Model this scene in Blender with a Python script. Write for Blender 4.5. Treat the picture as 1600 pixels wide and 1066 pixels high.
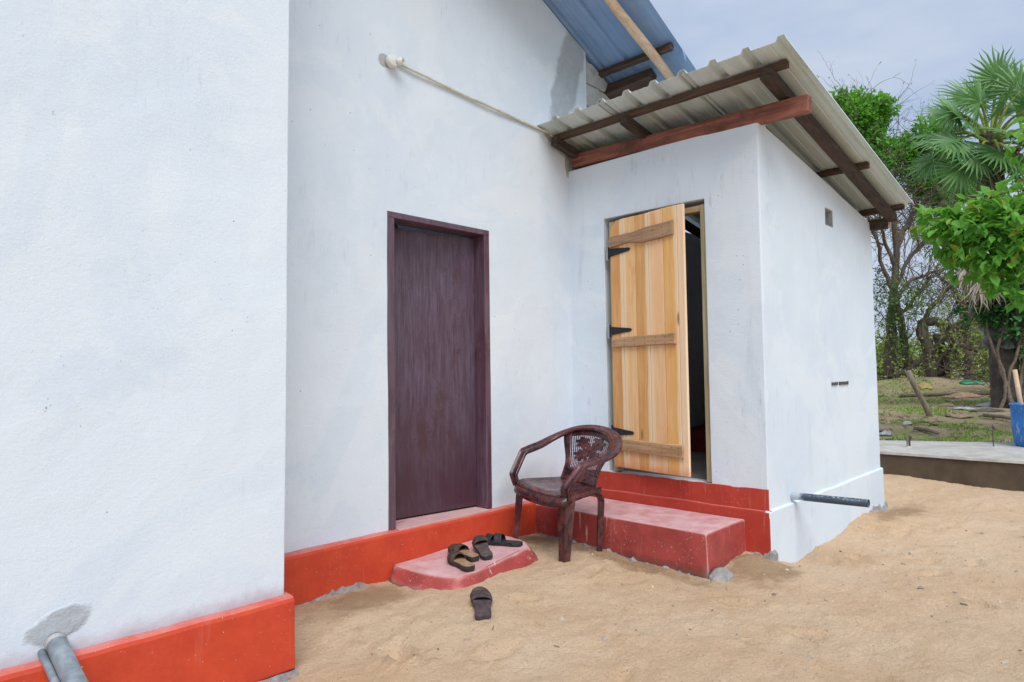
import bpy, bmesh, math, random
from mathutils import Vector, Matrix, noise
R = math.radians
random.seed(7)
sc = bpy.context.scene
for o in list(bpy.data.objects): bpy.data.objects.remove(o)
col = sc.collection

# ------------------------------------------------------------------ camera
cam = bpy.data.cameras.new('camera'); cam.lens = 23.5; cam.sensor_width = 36; cam.clip_start = .05; cam.clip_end = 3000
camo = bpy.data.objects.new('camera', cam); col.objects.link(camo)
yaw, pitch, roll = R(43.853), R(2.526), R(-0.758)
fw = Vector((math.cos(yaw)*math.cos(pitch), math.sin(yaw)*math.cos(pitch), math.sin(pitch)))
rt = Vector((math.sin(yaw), -math.cos(yaw), 0)); up = rt.cross(fw)
r2 = rt*math.cos(roll)+up*math.sin(roll); u2 = -rt*math.sin(roll)+up*math.cos(roll)
m = Matrix((r2, u2, -fw)).transposed().to_4x4(); m.translation = (0, 0, 1.213)
camo.matrix_world = m
sc.camera = camo
sc.render.resolution_x = 1024; sc.render.resolution_y = 682
sc.view_settings.view_transform = 'Standard'; sc.view_settings.look = 'None'
sc.view_settings.exposure = 0.90; sc.view_settings.gamma = 1

# ------------------------------------------------------------------ sky and sun (thin overcast)
SUN_EL, SUN_AZ = R(54), R(234)            # azimuth of the sun measured from +X, counter-clockwise
world = bpy.data.worlds.new('World'); sc.world = world; world.use_nodes = True
wt = world.node_tree; wt.nodes.clear()
def wn(t, **k):
    n = wt.nodes.new(t)
    for a, b in k.items(): setattr(n, a, b)
    return n
sky = wn('ShaderNodeTexSky', sky_type='NISHITA'); sky.sun_disc = False
sky.sun_elevation = SUN_EL; sky.sun_rotation = R(90)-SUN_AZ; sky.air_density = 1.0; sky.dust_density = 2.5; sky.ozone_density = 1.0
tc = wn('ShaderNodeTexCoord'); mp = wn('ShaderNodeMapping'); mp.inputs['Scale'].default_value = (1.0, 1.0, 2.6)
mp.inputs['Location'].default_value = (.35, .2, .1)
cn = wn('ShaderNodeTexNoise'); cn.inputs['Scale'].default_value = 2.1; cn.inputs['Detail'].default_value = 7; cn.inputs['Roughness'].default_value = .52
cr = wn('ShaderNodeValToRGB'); cr.color_ramp.elements[0].position = .40; cr.color_ramp.elements[1].position = .70
cr.color_ramp.elements[0].color = (4.95, 6.15, 8.5, 1); cr.color_ramp.elements[1].color = (8.3, 8.9, 9.8, 1)
mx = wn('ShaderNodeMix', data_type='RGBA'); mx.inputs[0].default_value = .86
bg = wn('ShaderNodeBackground'); bg.inputs['Strength'].default_value = .051
wo = wn('ShaderNodeOutputWorld')
L = wt.links.new
L(tc.outputs['Generated'], mp.inputs['Vector']); L(mp.outputs[0], cn.inputs['Vector']); L(cn.outputs['Fac'], cr.inputs[0])
L(sky.outputs[0], mx.inputs[6]); L(cr.outputs[0], mx.inputs[7]); L(mx.outputs[2], bg.inputs[0]); L(bg.outputs[0], wo.inputs[0])
sl = bpy.data.lights.new('sun', 'SUN'); sl.energy = 1.45; sl.angle = R(40); sl.color = (1, .99, .965)
so = bpy.data.objects.new('sun', sl); col.objects.link(so)
sdir = Vector((math.cos(SUN_AZ)*math.cos(SUN_EL), math.sin(SUN_AZ)*math.cos(SUN_EL), math.sin(SUN_EL)))
so.rotation_euler = sdir.to_track_quat('Z', 'Y').to_euler(); so.location = (-6, -8, 14)

# ------------------------------------------------------------------ material helpers
class NG:
    def __init__(s, name):
        s.m = bpy.data.materials.new(name); s.m.use_nodes = True; s.t = s.m.node_tree; s.t.nodes.clear()
        s.out = s.t.nodes.new('ShaderNodeOutputMaterial'); s.b = s.t.nodes.new('ShaderNodeBsdfPrincipled')
        s.t.links.new(s.b.outputs[0], s.out.inputs[0]); s._pos = None
    def n(s, typ, ins=None, **at):
        nd = s.t.nodes.new(typ)
        for a, b in at.items(): setattr(nd, a, b)
        for k, v in (ins or {}).items(): s.set(nd.inputs[k], v)
        return nd
    def set(s, sock, v):
        if isinstance(v, bpy.types.NodeSocket): s.t.links.new(v, sock)
        else:
            if isinstance(v, tuple) and len(v) == 3 and sock.type == 'RGBA': v = v+(1,)
            sock.default_value = v
    def pos(s, obj=False):
        if obj: return s.n('ShaderNodeTexCoord').outputs['Object']
        if s._pos is None: s._pos = s.n('ShaderNodeNewGeometry').outputs['Position']
        return s._pos
    def mapv(s, v, scale=(1, 1, 1), loc=(0, 0, 0), rot=(0, 0, 0)):
        return s.n('ShaderNodeMapping', {'Vector': v, 'Scale': scale, 'Location': loc, 'Rotation': rot}).outputs[0]
    def noise(s, v, scale, detail=4, rough=.55, dist=0):
        return s.n('ShaderNodeTexNoise', {'Vector': v, 'Scale': scale, 'Detail': detail, 'Roughness': rough, 'Distortion': dist}).outputs['Fac']
    def ramp(s, f, a, b, ca=0., cb=1.):
        return s.n('ShaderNodeMapRange', {'Value': f, 'From Min': a, 'From Max': b, 'To Min': ca, 'To Max': cb}, clamp=True, interpolation_type='SMOOTHSTEP').outputs[0]
    def mix(s, f, a, b, mode='MIX'):
        nd = s.n('ShaderNodeMix', data_type='RGBA', blend_type=mode)
        s.set(nd.inputs[0], f); s.set(nd.inputs[6], a); s.set(nd.inputs[7], b); return nd.outputs[2]
    def math(s, op, a, b=0.):
        return s.n('ShaderNodeMath', {0: a, 1: b}, operation=op).outputs[0]
    def sep(s, v): return s.n('ShaderNodeSeparateXYZ', {0: v}).outputs
    def bump(s, h, strength=.3, dist=.01, nrm=None):
        i = {'Height': h, 'Strength': strength, 'Distance': dist}
        if nrm is not None: i['Normal'] = nrm
        return s.n('ShaderNodeBump', i).outputs[0]
    def specks(s, v, scale, size, keep):
        vo = s.n('ShaderNodeTexVoronoi', {'Vector': v, 'Scale': scale})
        a = s.math('LESS_THAN', vo.outputs['Distance'], size)
        c = s.sep(vo.outputs['Color'])[0]
        return s.math('MULTIPLY', a, s.math('GREATER_THAN', c, 1-keep))
    def fin(s, color, rough=.8, nrm=None, metal=0., spec=None):
        s.set(s.b.inputs['Base Color'], color); s.set(s.b.inputs['Roughness'], rough); s.set(s.b.inputs['Metallic'], metal)
        if nrm is not None: s.set(s.b.inputs['Normal'], nrm)
        if spec is not None: s.set(s.b.inputs['Specular IOR Level'], spec)
        return s.m

def ellipse_mask(g, pos, axes, c, r, rot=0., edge=.25, nscale=7., namp=.9):
    xs = g.sep(pos); a = g.math('SUBTRACT', xs[axes[0]], c[0]); b = g.math('SUBTRACT', xs[axes[1]], c[1])
    ca, sa = math.cos(rot), math.sin(rot)
    p = g.math('ADD', g.math('MULTIPLY', a, ca/r[0]), g.math('MULTIPLY', b, sa/r[0]))
    q = g.math('ADD', g.math('MULTIPLY', a, -sa/r[1]), g.math('MULTIPLY', b, ca/r[1]))
    d = g.math('SQRT', g.math('ADD', g.math('MULTIPLY', p, p), g.math('MULTIPLY', q, q)))
    nz = g.noise(pos, nscale, 5, .65)
    d = g.math('ADD', d, g.math('MULTIPLY', g.math('SUBTRACT', nz, .5), namp))
    return g.ramp(d, 1-edge, 1+edge*.2, 1., 0.)

def plaster(name, patches=(), axes=(0, 2), smear=.5, base=(.720, .812, .890), zfoot=None):
    g = NG(name); p = g.pos()
    n1 = g.noise(p, 1.1, 5, .6); n2 = g.noise(p, 6, 5, .6)
    c = g.mix(g.ramp(n1, .35, .7), (base[0]*.93, base[1]*.945, base[2]*.965), base)
    c = g.mix(g.ramp(n2, .5, .75, 0, .35), c, (.765, .842, .905))
    st = g.noise(g.mapv(p, (5, 5, .8)), 1.4, 6, .65, .4)
    c = g.mix(g.ramp(st, .56, .76, 0, smear*.6), c, (.50, .56, .63))
    st2 = g.noise(g.mapv(p, (30, 30, 5), (3, 1, 7)), 1.0, 4, .7)
    msk = g.math('MULTIPLY', g.ramp(st2, .57, .70), g.ramp(g.noise(p, 1.9, 4, .6), .47, .64))
    c = g.mix(g.math('MULTIPLY', msk, smear*.75), c, (.40, .45, .52))
    pt = g.ramp(g.noise(g.mapv(p, loc=(4, 2, 1)), .75, 7, .62, .8), .50, .545, 0, .5)
    c = g.mix(pt, c, (.775, .842, .89))
    scr = g.math('MULTIPLY', g.ramp(g.noise(g.mapv(p, (42, 42, 26), rot=(.5, .4, 0)), 1, 3, .8), .66, .71), g.ramp(g.noise(p, 2.6, 3, .6), .56, .66))
    c = g.mix(g.math('MULTIPLY', scr, .8), c, (.24, .28, .33))
    c = g.mix(g.ramp(g.noise(p, 70, 4, .8), .58, .72, 0, .32), c, (.52, .58, .65))
    sp = g.math('MULTIPLY', g.specks(p, 17, .06, .16), g.ramp(g.noise(p, 2.2, 2), .42, .6))
    c = g.mix(g.math('MULTIPLY', sp, .75), c, (.10, .11, .13))
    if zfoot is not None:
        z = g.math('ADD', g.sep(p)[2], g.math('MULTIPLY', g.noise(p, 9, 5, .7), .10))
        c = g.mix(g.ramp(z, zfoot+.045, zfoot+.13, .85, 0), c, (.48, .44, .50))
    h = g.math('ADD', g.math('MULTIPLY', g.noise(p, 95, 5, .75), .50), g.math('ADD', g.math('MULTIPLY', g.noise(p, 7, 5, .55), .55), g.math('MULTIPLY', g.noise(g.mapv(p, (1, 1, 2.2)), 30, 4, .6), .22)))
    rough = .78
    for (cc, rr, rot, colr, nsc) in patches:
        mk = ellipse_mask(g, p, axes, cc, rr, rot, .22, nsc)
        cm = g.mix(g.noise(p, 18, 5, .7), tuple(x*.72 for x in colr), tuple(min(1, x*1.25) for x in colr))
        c = g.mix(mk, c, cm)
        h = g.math('ADD', h, g.math('MULTIPLY', mk, g.math('MULTIPLY', g.noise(p, 30, 5, .7), 2.2)))
    return g.fin(c, rough, g.bump(h, .55, .006), spec=.3)

def red_paint(name, a=(.66, .078, .030), b=(.55, .056, .024), dust=.25, streak=.35, dcol=(.62, .36, .33)):
    g = NG(name); p = g.pos(); nz = g.sep(g.n('ShaderNodeNewGeometry').outputs['Normal'])[2]
    c = g.mix(g.ramp(g.noise(p, 5, 6, .65), .3, .72), b, a)
    st = g.noise(g.mapv(p, (22, 22, 2.2)), 1.2, 5, .7)
    c = g.mix(g.ramp(st, .58, .78, 0, streak), c, (.66, .30, .24))
    dr = g.math('MULTIPLY', g.ramp(g.noise(g.mapv(p, (34, 34, 1.6), (5, 3, 1)), 1.0, 4, .6), .62, .67), g.ramp(g.noise(p, 3.5, 3, .6), .48, .60))
    c = g.mix(g.math('MULTIPLY', dr, min(1, streak*streak*1.6)), c, (.72, .50, .44))
    sc = g.math('MULTIPLY', g.ramp(g.noise(p, 55, 5, .75), .60, .68), g.ramp(g.noise(g.mapv(p, loc=(7, 1, 2)), 4, 3, .6), .46, .62))
    c = g.mix(g.math('MULTIPLY', sc, min(1, streak*1.2)), c, (.74, .58, .55))
    if dust > .5: c = g.mix(g.ramp(g.n('ShaderNodeNewGeometry').outputs['Pointiness'], .515, .60, 0, .75), c, (.70, .52, .49))
    w = g.math('MULTIPLY', g.ramp(nz, .72, .97), g.ramp(g.noise(p, 9, 5, .6), .25, .7, dust*.6, min(1, dust*2.2)))
    c = g.mix(w, c, dcol)
    c = g.mix(g.math('MULTIPLY', g.specks(p, 34, .075, .16), .75), c, (.78, .70, .68))
    c = g.mix(g.math('MULTIPLY', g.specks(p, 75, .12, .10), .6), c, (.75, .66, .62))
    h = g.math('ADD', g.noise(p, 25, 5, .6), g.math('MULTIPLY', g.noise(p, 120, 3), .35))
    return g.fin(c, g.ramp(g.noise(p, 8, 4), .3, .7, .42, .62), g.bump(h, .3, .006), spec=.35)

def cement(name, a=(.42, .41, .40), b=(.30, .29, .28), scale=12, bump=.5):
    g = NG(name); p = g.pos()
    c = g.mix(g.ramp(g.noise(p, scale, 7, .7), .3, .7), b, a)
    c = g.mix(g.math('MULTIPLY', g.specks(p, 60, .2, .2), .4), c, (.6, .58, .56))
    return g.fin(c, .9, g.bump(g.noise(p, scale*4, 6, .7), bump, .01), spec=.2)

def wood(name, a, b, axis=0, scale=1., knots=True, rough=.6, spec=.3, island=False, wear=None):
    g = NG(name); p = g.pos(True)
    if island:
        rd = g.n('ShaderNodeObjectInfo').outputs['Random']
        p = g.n('ShaderNodeVectorMath', {0: p, 1: g.n('ShaderNodeCombineXYZ', {0: g.math('MULTIPLY', rd, 17.), 1: g.math('MULTIPLY', rd, 31.), 2: g.math('MULTIPLY', rd, 7.)}).outputs[0]}, operation='ADD').outputs[0]
    s = [14*scale]*3; s[axis] = 1.1*scale
    n1 = g.noise(g.mapv(p, tuple(s)), 1.6, 6, .62, 1.4)
    s2 = [90*scale]*3; s2[axis] = 3*scale
    n2 = g.noise(g.mapv(p, tuple(s2)), 1, 4, .6)
    c = g.mix(g.ramp(n1, .3, .72), b, a)
    c = g.mix(g.ramp(n2, .5, .8, 0, .35), c, tuple(x*.55 for x in b))
    if knots:
        sk = [3.2]*3; sk[axis] = 1.3
        vo = g.n('ShaderNodeTexVoronoi', {'Vector': g.mapv(p, tuple(sk)), 'Scale': 1.6})
        k = g.ramp(g.math('ADD', vo.outputs['Distance'], g.math('MULTIPLY', n2, .04)), .03, .10, 1, 0)
        c = g.mix(g.math('MULTIPLY', k, .75), c, tuple(x*.32 for x in b))
    if wear: c = g.mix(g.ramp(g.noise(p, 4, 6, .7), .5, .72), c, wear)
    return g.fin(c, rough, g.bump(g.math('ADD', n2, n1), .25, .003), spec=spec)

def flat(name, c, rough=.6, var=.25, scale=20, bump=.15, metal=0., spec=.4, c2=None, obj=True):
    g = NG(name); p = g.pos(obj)
    n = g.noise(p, scale, 5, .65)
    cc = g.mix(g.ramp(n, .3, .72), tuple(x*(1-var) for x in c), c2 or tuple(min(1, x*(1+var*.5)) for x in c))
    return g.fin(cc, rough, g.bump(g.noise(p, scale*4, 4), bump, .003), metal, spec)

def leafmat(name, a, b, trans=.35, rough=.45, tint=None):
    g = NG(name); ge = g.n('ShaderNodeNewGeometry'); ri = ge.outputs['Random Per Island']
    oi = g.n('ShaderNodeObjectInfo').outputs['Random']
    f = g.math('FRACT', g.math('ADD', ri, oi))
    c = g.mix(f, b, a)
    if tint: c = g.mix(g.ramp(f, .9, .98), c, tint)
    g.set(g.b.inputs['Base Color'], c); g.b.inputs['Roughness'].default_value = rough; g.b.inputs['Specular IOR Level'].default_value = .35
    tr = g.n('ShaderNodeBsdfTranslucent', {'Color': g.mix(.5, c, (.35, .55, .05), 'MULTIPLY')})
    g.set(tr.inputs['Color'], g.mix(.35, c, (.30, .45, .05)))
    ms = g.n('ShaderNodeMixShader', {0: trans, 1: g.b.outputs[0], 2: tr.outputs[0]})
    g.t.links.new(ms.outputs[0], g.out.inputs[0]); return g.m

# ------------------------------------------------------------------ mesh helpers
class MB:
    def __init__(s): s.v = []; s.f = []
    def add(s, vs, fs):
        o = len(s.v); s.v += [tuple(v) for v in vs]; s.f += [tuple(i+o for i in f) for f in fs]
    def box(s, lo, hi, M=None):
        x0, y0, z0 = lo; x1, y1, z1 = hi
        vs = [Vector(c) for c in ((x0,y0,z0),(x1,y0,z0),(x1,y1,z0),(x0,y1,z0),(x0,y0,z1),(x1,y0,z1),(x1,y1,z1),(x0,y1,z1))]
        if M: vs = [M @ v for v in vs]
        s.add(vs, [(0,3,2,1),(4,5,6,7),(0,1,5,4),(1,2,6,5),(2,3,7,6),(3,0,4,7)])
    def beam(s, a, b, w, h, n=1, wob=0., upv=(0, 0, 1), seed=0):
        a, b = Vector(a), Vector(b); d = (b-a).normalized(); sd = d.cross(Vector(upv)).normalized(); u = sd.cross(d)
        rings = []
        for i in range(n+1):
            c = a.lerp(b, i/n)
            k = 1+wob*noise.noise(Vector((i*.9, seed*3.1, 0))); k2 = 1+wob*noise.noise(Vector((i*.8, seed*1.7, 5)))
            c = c+u*h*.35*wob*noise.noise(Vector((i*.6, seed, 9)))
            rings.append([c+sd*w/2*k*p+u*h/2*k2*q for p, q in ((-1,-1),(1,-1),(1,1),(-1,1))])
        s.loft(rings)
    def loft(s, rings, cap=True, closed=True):
        n = len(rings[0]); vs = [v for r in rings for v in r]; fs = []
        for i in range(len(rings)-1):
            for j in range(n if closed else n-1):
                k = (j+1) % n; fs.append((i*n+j, i*n+k, (i+1)*n+k, (i+1)*n+j))
        if cap: fs += [tuple(range(n-1, -1, -1)), tuple((len(rings)-1)*n+j for j in range(n))]
        s.add(vs, fs)
    def tube(s, pts, rad, n=8, cap=True):
        pts = [Vector(p) for p in pts]
        if not isinstance(rad, (list, tuple)): rad = [rad]*len(pts)
        t = (pts[1]-pts[0]).normalized(); a = t.orthogonal().normalized(); rings = []
        for i, p in enumerate(pts):
            t2 = ((pts[min(i+1, len(pts)-1)]-pts[max(i-1, 0)])).normalized()
            a = (a-t2*a.dot(t2)); a = a.normalized() if a.length > 1e-6 else t2.orthogonal().normalized()
            b = t2.cross(a)
            rings.append([p+(a*math.cos(2*math.pi*k/n)+b*math.sin(2*math.pi*k/n))*rad[i] for k in range(n)])
        s.loft(rings, cap)
    def sweep(s, pts, prof, hint=None, cap=True):
        # prof(i) -> list of (side, up); hint(i) -> side direction
        pts = [Vector(p) for p in pts]; rings = []
        for i, p in enumerate(pts):
            t = (pts[min(i+1, len(pts)-1)]-pts[max(i-1, 0)]).normalized(); h = Vector(hint(i))
            sd = (h-t*h.dot(t)).normalized(); u = t.cross(sd)
            rings.append([p+sd*a+u*b for a, b in prof(i)])
        s.loft(rings, cap)
    def lathe(s, prof, n=20, c=(0, 0, 0)):
        rings = [[Vector((c[0]+r*math.cos(2*math.pi*k/n), c[1]+r*math.sin(2*math.pi*k/n), c[2]+z)) for k in range(n)] for r, z in prof]
        s.loft(rings, True)
    def build(s, name, mat, parent=None, smooth=False, bevel=0, solid=0, loc=None, sub=0):
        me = bpy.data.meshes.new(name); me.from_pydata(s.v, [], s.f); me.validate(); me.update()
        return link(name, me, mat, parent, smooth, bevel, solid, loc, sub)
def link(name, me, mat, parent=None, smooth=False, bevel=0, solid=0, loc=None, sub=0):
    if mat and not me.materials: me.materials.append(mat)
    if smooth:
        for p in me.polygons: p.use_smooth = True
    o = bpy.data.objects.new(name, me); col.objects.link(o)
    if parent is not None:
        o.parent = parent
        o.matrix_parent_inverse = Matrix.Translation(-parent_world(parent)) if loc is None else Matrix()
    if loc is not None: o.location = loc
    if solid:
        md = o.modifiers.new('t', 'SOLIDIFY'); md.thickness = solid; md.offset = 0
    if bevel:
        md = o.modifiers.new('b', 'BEVEL'); md.width = bevel; md.segments = 2; md.limit_method = 'ANGLE'; md.angle_limit = R(40)
    if sub:
        md = o.modifiers.new('s', 'SUBSURF'); md.levels = sub; md.render_levels = sub
    return o
def parent_world(o):
    v = Vector(o.location) if o.type == 'EMPTY' else Vector((0, 0, 0))
    return v if o.parent is None else (v if o.type == 'EMPTY' else parent_world(o.parent))
def thing(name, label, cat, loc=(0, 0, 0), group=None):
    o = bpy.data.objects.new(name, None); o.empty_display_size = .1; o.location = loc; col.objects.link(o); return tag(o, label, cat, group)
def tag(o, label, cat, group=None, kind=None):
    o['label'] = label; o['category'] = cat
    if group: o['group'] = group
    if kind: o['kind'] = kind
    return o
def struct(o, kind='structure'): o['kind'] = kind; return o
def fbm(x, y, z, s, o=4):
    return noise.fractal(Vector((x*s, y*s, z*s)), 1.0, 2.0, o)

def wall_grid(name, mat, parent, org, ud, nd, us, v0, vb, top, holes=(), thick=.15, amp=.004, step=.09, lean=None, label=None):
    """plastered wall: u along ud, v = z; holes (u0,u1,v0,v1); above vb the rows stretch to top(u)"""
    ud, nd, org = Vector(ud), Vector(nd), Vector(org)
    def fill(bs):
        out = []
        for a, b in zip(bs[:-1], bs[1:]):
            n = max(1, int(math.ceil((b-a)/step)))
            out += [a+(b-a)*i/n for i in range(n)]
        return out+[bs[-1]]
    U = fill(sorted(set(list(us)+[h[0] for h in holes]+[h[1] for h in holes])))
    V = fill(sorted(set([v0, vb]+[h[2] for h in holes if h[2] > v0]+[h[3] for h in holes])))
    nt = 8; NV = len(V)+nt; mb = MB(); F = {}; B = {}
    def pt(i, j):
        u = U[i]; v = V[j] if j < len(V) else V[-1]+(top(u)-V[-1])*(j-len(V)+1)/nt
        p = org+ud*u; p.z += v
        if lean: p += Vector(lean(u, p.z))
        return p
    def act(i, j):
        if i < 0 or j < 0 or i >= len(U)-1 or j >= NV-1: return False
        if j >= len(V)-1: return True
        uc = (U[i]+U[i+1])/2; vc = (V[j]+V[j+1])/2
        return not any(h[0] < uc < h[1] and h[2] < vc < h[3] for h in holes)
    def vid(D, i, j, back):
        if (i, j) not in D:
            p = pt(i, j)
            if back: p = p-nd*thick
            else: p = p+nd*amp*(fbm(p.x, p.y, p.z, 1.3)+.5*fbm(p.x, p.y, p.z+9, 5))
            D[(i, j)] = len(mb.v); mb.v.append(tuple(p))
        return D[(i, j)]
    for i in range(len(U)-1):
        for j in range(NV-1):
            if not act(i, j): continue
            q = [(i, j), (i+1, j), (i+1, j+1), (i, j+1)]
            mb.f.append(tuple(vid(F, a, b, 0) for a, b in q)); mb.f.append(tuple(vid(B, a, b, 1) for a, b in reversed(q)))
            for (di, dj), (a, b) in (((0, -1), (0, 1)), ((1, 0), (1, 2)), ((0, 1), (2, 3)), ((-1, 0), (3, 0))):
                if not act(i+di, j+dj):
                    A, C = q[a], q[b]
                    mb.f.append((vid(F, *C, 0), vid(F, *A, 0), vid(B, *A, 1), vid(B, *C, 1)))
    o = mb.build(name, mat, parent, bevel=.006)
    me = o.data; bm = bmesh.new(); bm.from_mesh(me); bmesh.ops.recalc_face_normals(bm, faces=bm.faces); bm.to_mesh(me); bm.free()
    if label: o['label'] = label
    return o

# ------------------------------------------------------------------ measures
YM, XA, YC, XF = 3.447, 4.293, 1.839, 6.735       # gable wall plane, annex front, annex side, annex far end
YL = 2.834                                         # projecting wing's face
XH = 5.02                                          # house corner behind the annex
XR = 1.0                                           # ridge
def rake(x): return 4.206-.443*(x-4.014) if x >= XR else 4.206-.443*(XR-4.014)-.443*(XR-x)
def aroof(x): return 3.138-.1797*(x-3.898)        # underside of annex sheets
def sstep(a, b, x):
    t = max(0., min(1., (x-a)/(b-a))); return t*t*(3-2*t)
CP = [(1.486,2.77,-.095),(1.85,3.39,-.04),(2.2,3.39,-.035),(2.44,3.39,-.05),(2.5,2.9,-.025),(3.8,3.39,0),(3.2,2.87,-.02),(3.28,2.73,0),(3.37,3.22,.03),
      (3.69,2.83,-.005),(3.73,1.97,-.055),(3.73,2.46,-.04),(4.27,1.995,-.01),(4.27,1.83,-.08),(4.6,1.80,-.125),(5.37,1.80,-.10),(6.06,1.80,-.03),(6.75,1.80,-.08),
      (8,2.1,.04),(8,.95,0),(2.45,2.6,-.005),(1.9,1.8,-.06),(3,1,-.05),(5,0,-.05),(6.5,.8,-.05),(8,-2,0),(0,0,-.1),(0,2.5,-.1),(3.2,2,-.03),(5,1.2,-.07)]
def gz(x, y):
    sw = sz = 0.
    for a, b, c in CP:
        w = 1/((x-a)**2+(y-b)**2+.02)**1.6; sw += w; sz += w*c
    z = sz/sw
    t = .22+.20*sstep(9, 14, x)+.20*sstep(14, 20, x)
    t += .30*math.exp(-(((x-19.6)/1.5)**2+((y-4.3)/1.7)**2))
    z = z+(t-z)*sstep(8.3, 8.9, x)
    if x < 10: z += .075*math.exp(-(((x-4.10)/.15)**2+((y-1.86)/.13)**2))+.035*math.exp(-(((x-4.15)/.35)**2+((y-1.62)/.25)**2))
    return z
rfp = random.Random(77); FP = []
for i in range(95):
    fx, fy = rfp.uniform(1.7, 7.4), rfp.uniform(-.4, 2.65)
    if (fx > 3.6 and fy > 1.65) or (2.2 < fx < 2.6 and 2.3 < fy < 2.75): continue
    a = rfp.uniform(0, 6.28); FP.append((fx, fy, math.cos(a), math.sin(a), rfp.uniform(.10, .14), rfp.uniform(.045, .06), rfp.uniform(.014, .030)))
def steps(x, y):
    z = 0.
    for fx, fy, c, s_, l_, w_, d_ in FP:
        dx, dy = x-fx, y-fy
        if abs(dx) > .3 or abs(dy) > .3: continue
        q = math.sqrt(((dx*c+dy*s_)/l_)**2+((-dx*s_+dy*c)/w_)**2)
        if q < 2: z += -d_*(1-sstep(.55, 1.05, q))+d_*.55*math.exp(-((q-1.25)/.22)**2)
    return z
def gzn(x, y):
    z = gz(x, y)
    z += .014*fbm(x, y, 0, 1.7, 3)+.012*fbm(x, y, 3, 5.5, 3)
    if x < 9: z += steps(x, y)+.009*abs(fbm(x+.3*y, y*1.6, 8, 3.6, 3))+.008*fbm(x, y, 6, 15, 3)-.016*max(0, fbm(x*1.0, y, 11, 3.1, 2)-.25)
    return z

# ------------------------------------------------------------------ ground
def axis(lo, d0, d1, hi, st, gr=1.13):
    out = []; x = d0; s = st
    while x > lo: s *= gr; x -= s; out.append(x)
    out = out[::-1]; n = int((d1-d0)/st)
    out += [d0+(d1-d0)*i/n for i in range(n+1)]; x = d1; s = st
    while x < hi: s *= gr; x += s; out.append(x)
    return out
gx = axis(-900, 1.0, 7.4, 1500, .026, 1.05); gy = axis(-900, -.6, 3.46, 1200, .026, 1.07)
mb = MB()
for y in gy:
    for x in gx: mb.v.append((x, y, gzn(x, y)))
nx = len(gx)
mb.f = [(j*nx+i, j*nx+i+1, (j+1)*nx+i+1, (j+1)*nx+i) for j in range(len(gy)-1) for i in range(nx-1)]
g = NG('sand_and_dirt'); p = g.pos(); xs = g.sep(p)
s1 = g.mix(g.ramp(g.noise(p, 1.6, 6, .6), .3, .7), (.765, .525, .325), (.835, .620, .420))
s1 = g.mix(g.ramp(g.noise(p, 7, 6, .65), .55, .75, 0, .55), s1, (.56, .375, .225))
s1 = g.mix(g.ramp(g.noise(p, 85, 4, .85), .53, .67, 0, .50), s1, (.34, .21, .115))
s1 = g.mix(g.ramp(g.noise(g.mapv(p, loc=(3, 8, 1)), 75, 4, .85), .54, .66, 0, .55), s1, (.88, .74, .58))
patch_noise = g.noise(p, 6, 5, .65)
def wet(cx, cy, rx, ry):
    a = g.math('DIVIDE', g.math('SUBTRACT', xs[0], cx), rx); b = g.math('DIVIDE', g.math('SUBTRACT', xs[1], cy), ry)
    d = g.math('ADD', g.math('SQRT', g.math('ADD', g.math('MULTIPLY', a, a), g.math('MULTIPLY', b, b))), g.math('MULTIPLY', g.math('SUBTRACT', patch_noise, .5), 1.4))
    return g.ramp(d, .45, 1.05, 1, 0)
patch_mask = g.math('MAXIMUM', g.math('MAXIMUM', wet(4.02, 1.78, .30, .24), wet(3.66, 2.55, .16, .75)), g.math('MAXIMUM', wet(6.5, 1.66, .6, .2), g.math('MAXIMUM', wet(2.15, 3.2, .4, .22), wet(3.55, 3.2, .3, .25))))
s1 = g.mix(g.math('MULTIPLY', patch_mask, .62), s1, (.30, .185, .095))  # darker brown ellipses in the sand by step foot, mound, chair and walls
s1 = g.mix(g.ramp(g.noise(p, 28, 6, .75), .55, .75, 0, .5), s1, (.52, .345, .205))
s1 = g.mix(g.ramp(g.noise(p, 150, 3, .7), .60, .8, 0, .45), s1, (.80, .66, .50))
s1 = g.mix(g.math('MULTIPLY', g.specks(p, 22, .07, .10), .7), s1, (.72, .66, .58))
s1 = g.mix(g.math('MULTIPLY', g.specks(p, 14, .06, .10), .8), s1, (.10, .08, .06))
s1 = g.mix(g.math('MULTIPLY', g.specks(p, 48, .14, .07), .7), s1, (.16, .10, .06))
d1 = g.mix(g.ramp(g.noise(p, 1.2, 6, .65), .3, .7), (.34, .24, .155), (.50, .38, .26))
d1 = g.mix(g.ramp(g.noise(p, 1.5, 7, .75, .6), .47, .60, 0, .8), d1, (.29, .36, .11))
d1 = g.mix(g.math('MULTIPLY', g.specks(p, 5, .14, .15), .6), d1, (.55, .50, .44))
far = g.mix(g.ramp(g.noise(p, .12, 5, .6), .35, .65), (.50, .42, .22), (.34, .36, .14))
d1 = g.mix(g.ramp(xs[0], 24, 32), d1, far)
c = g.mix(g.ramp(g.math('ADD', xs[0], g.math('MULTIPLY', g.noise(p, .8, 4), .8)), 8.8, 9.2), s1, d1)
h = g.math('ADD', g.math('MULTIPLY', g.noise(p, 60, 5, .7), 1.), g.math('ADD', g.math('MULTIPLY', g.noise(p, 220, 3, .7), .55), g.math('MULTIPLY', g.noise(p, 12, 5, .6), 1.6)))
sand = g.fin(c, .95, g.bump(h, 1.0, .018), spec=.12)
struct(mb.build('ground', sand, smooth=True))

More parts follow.
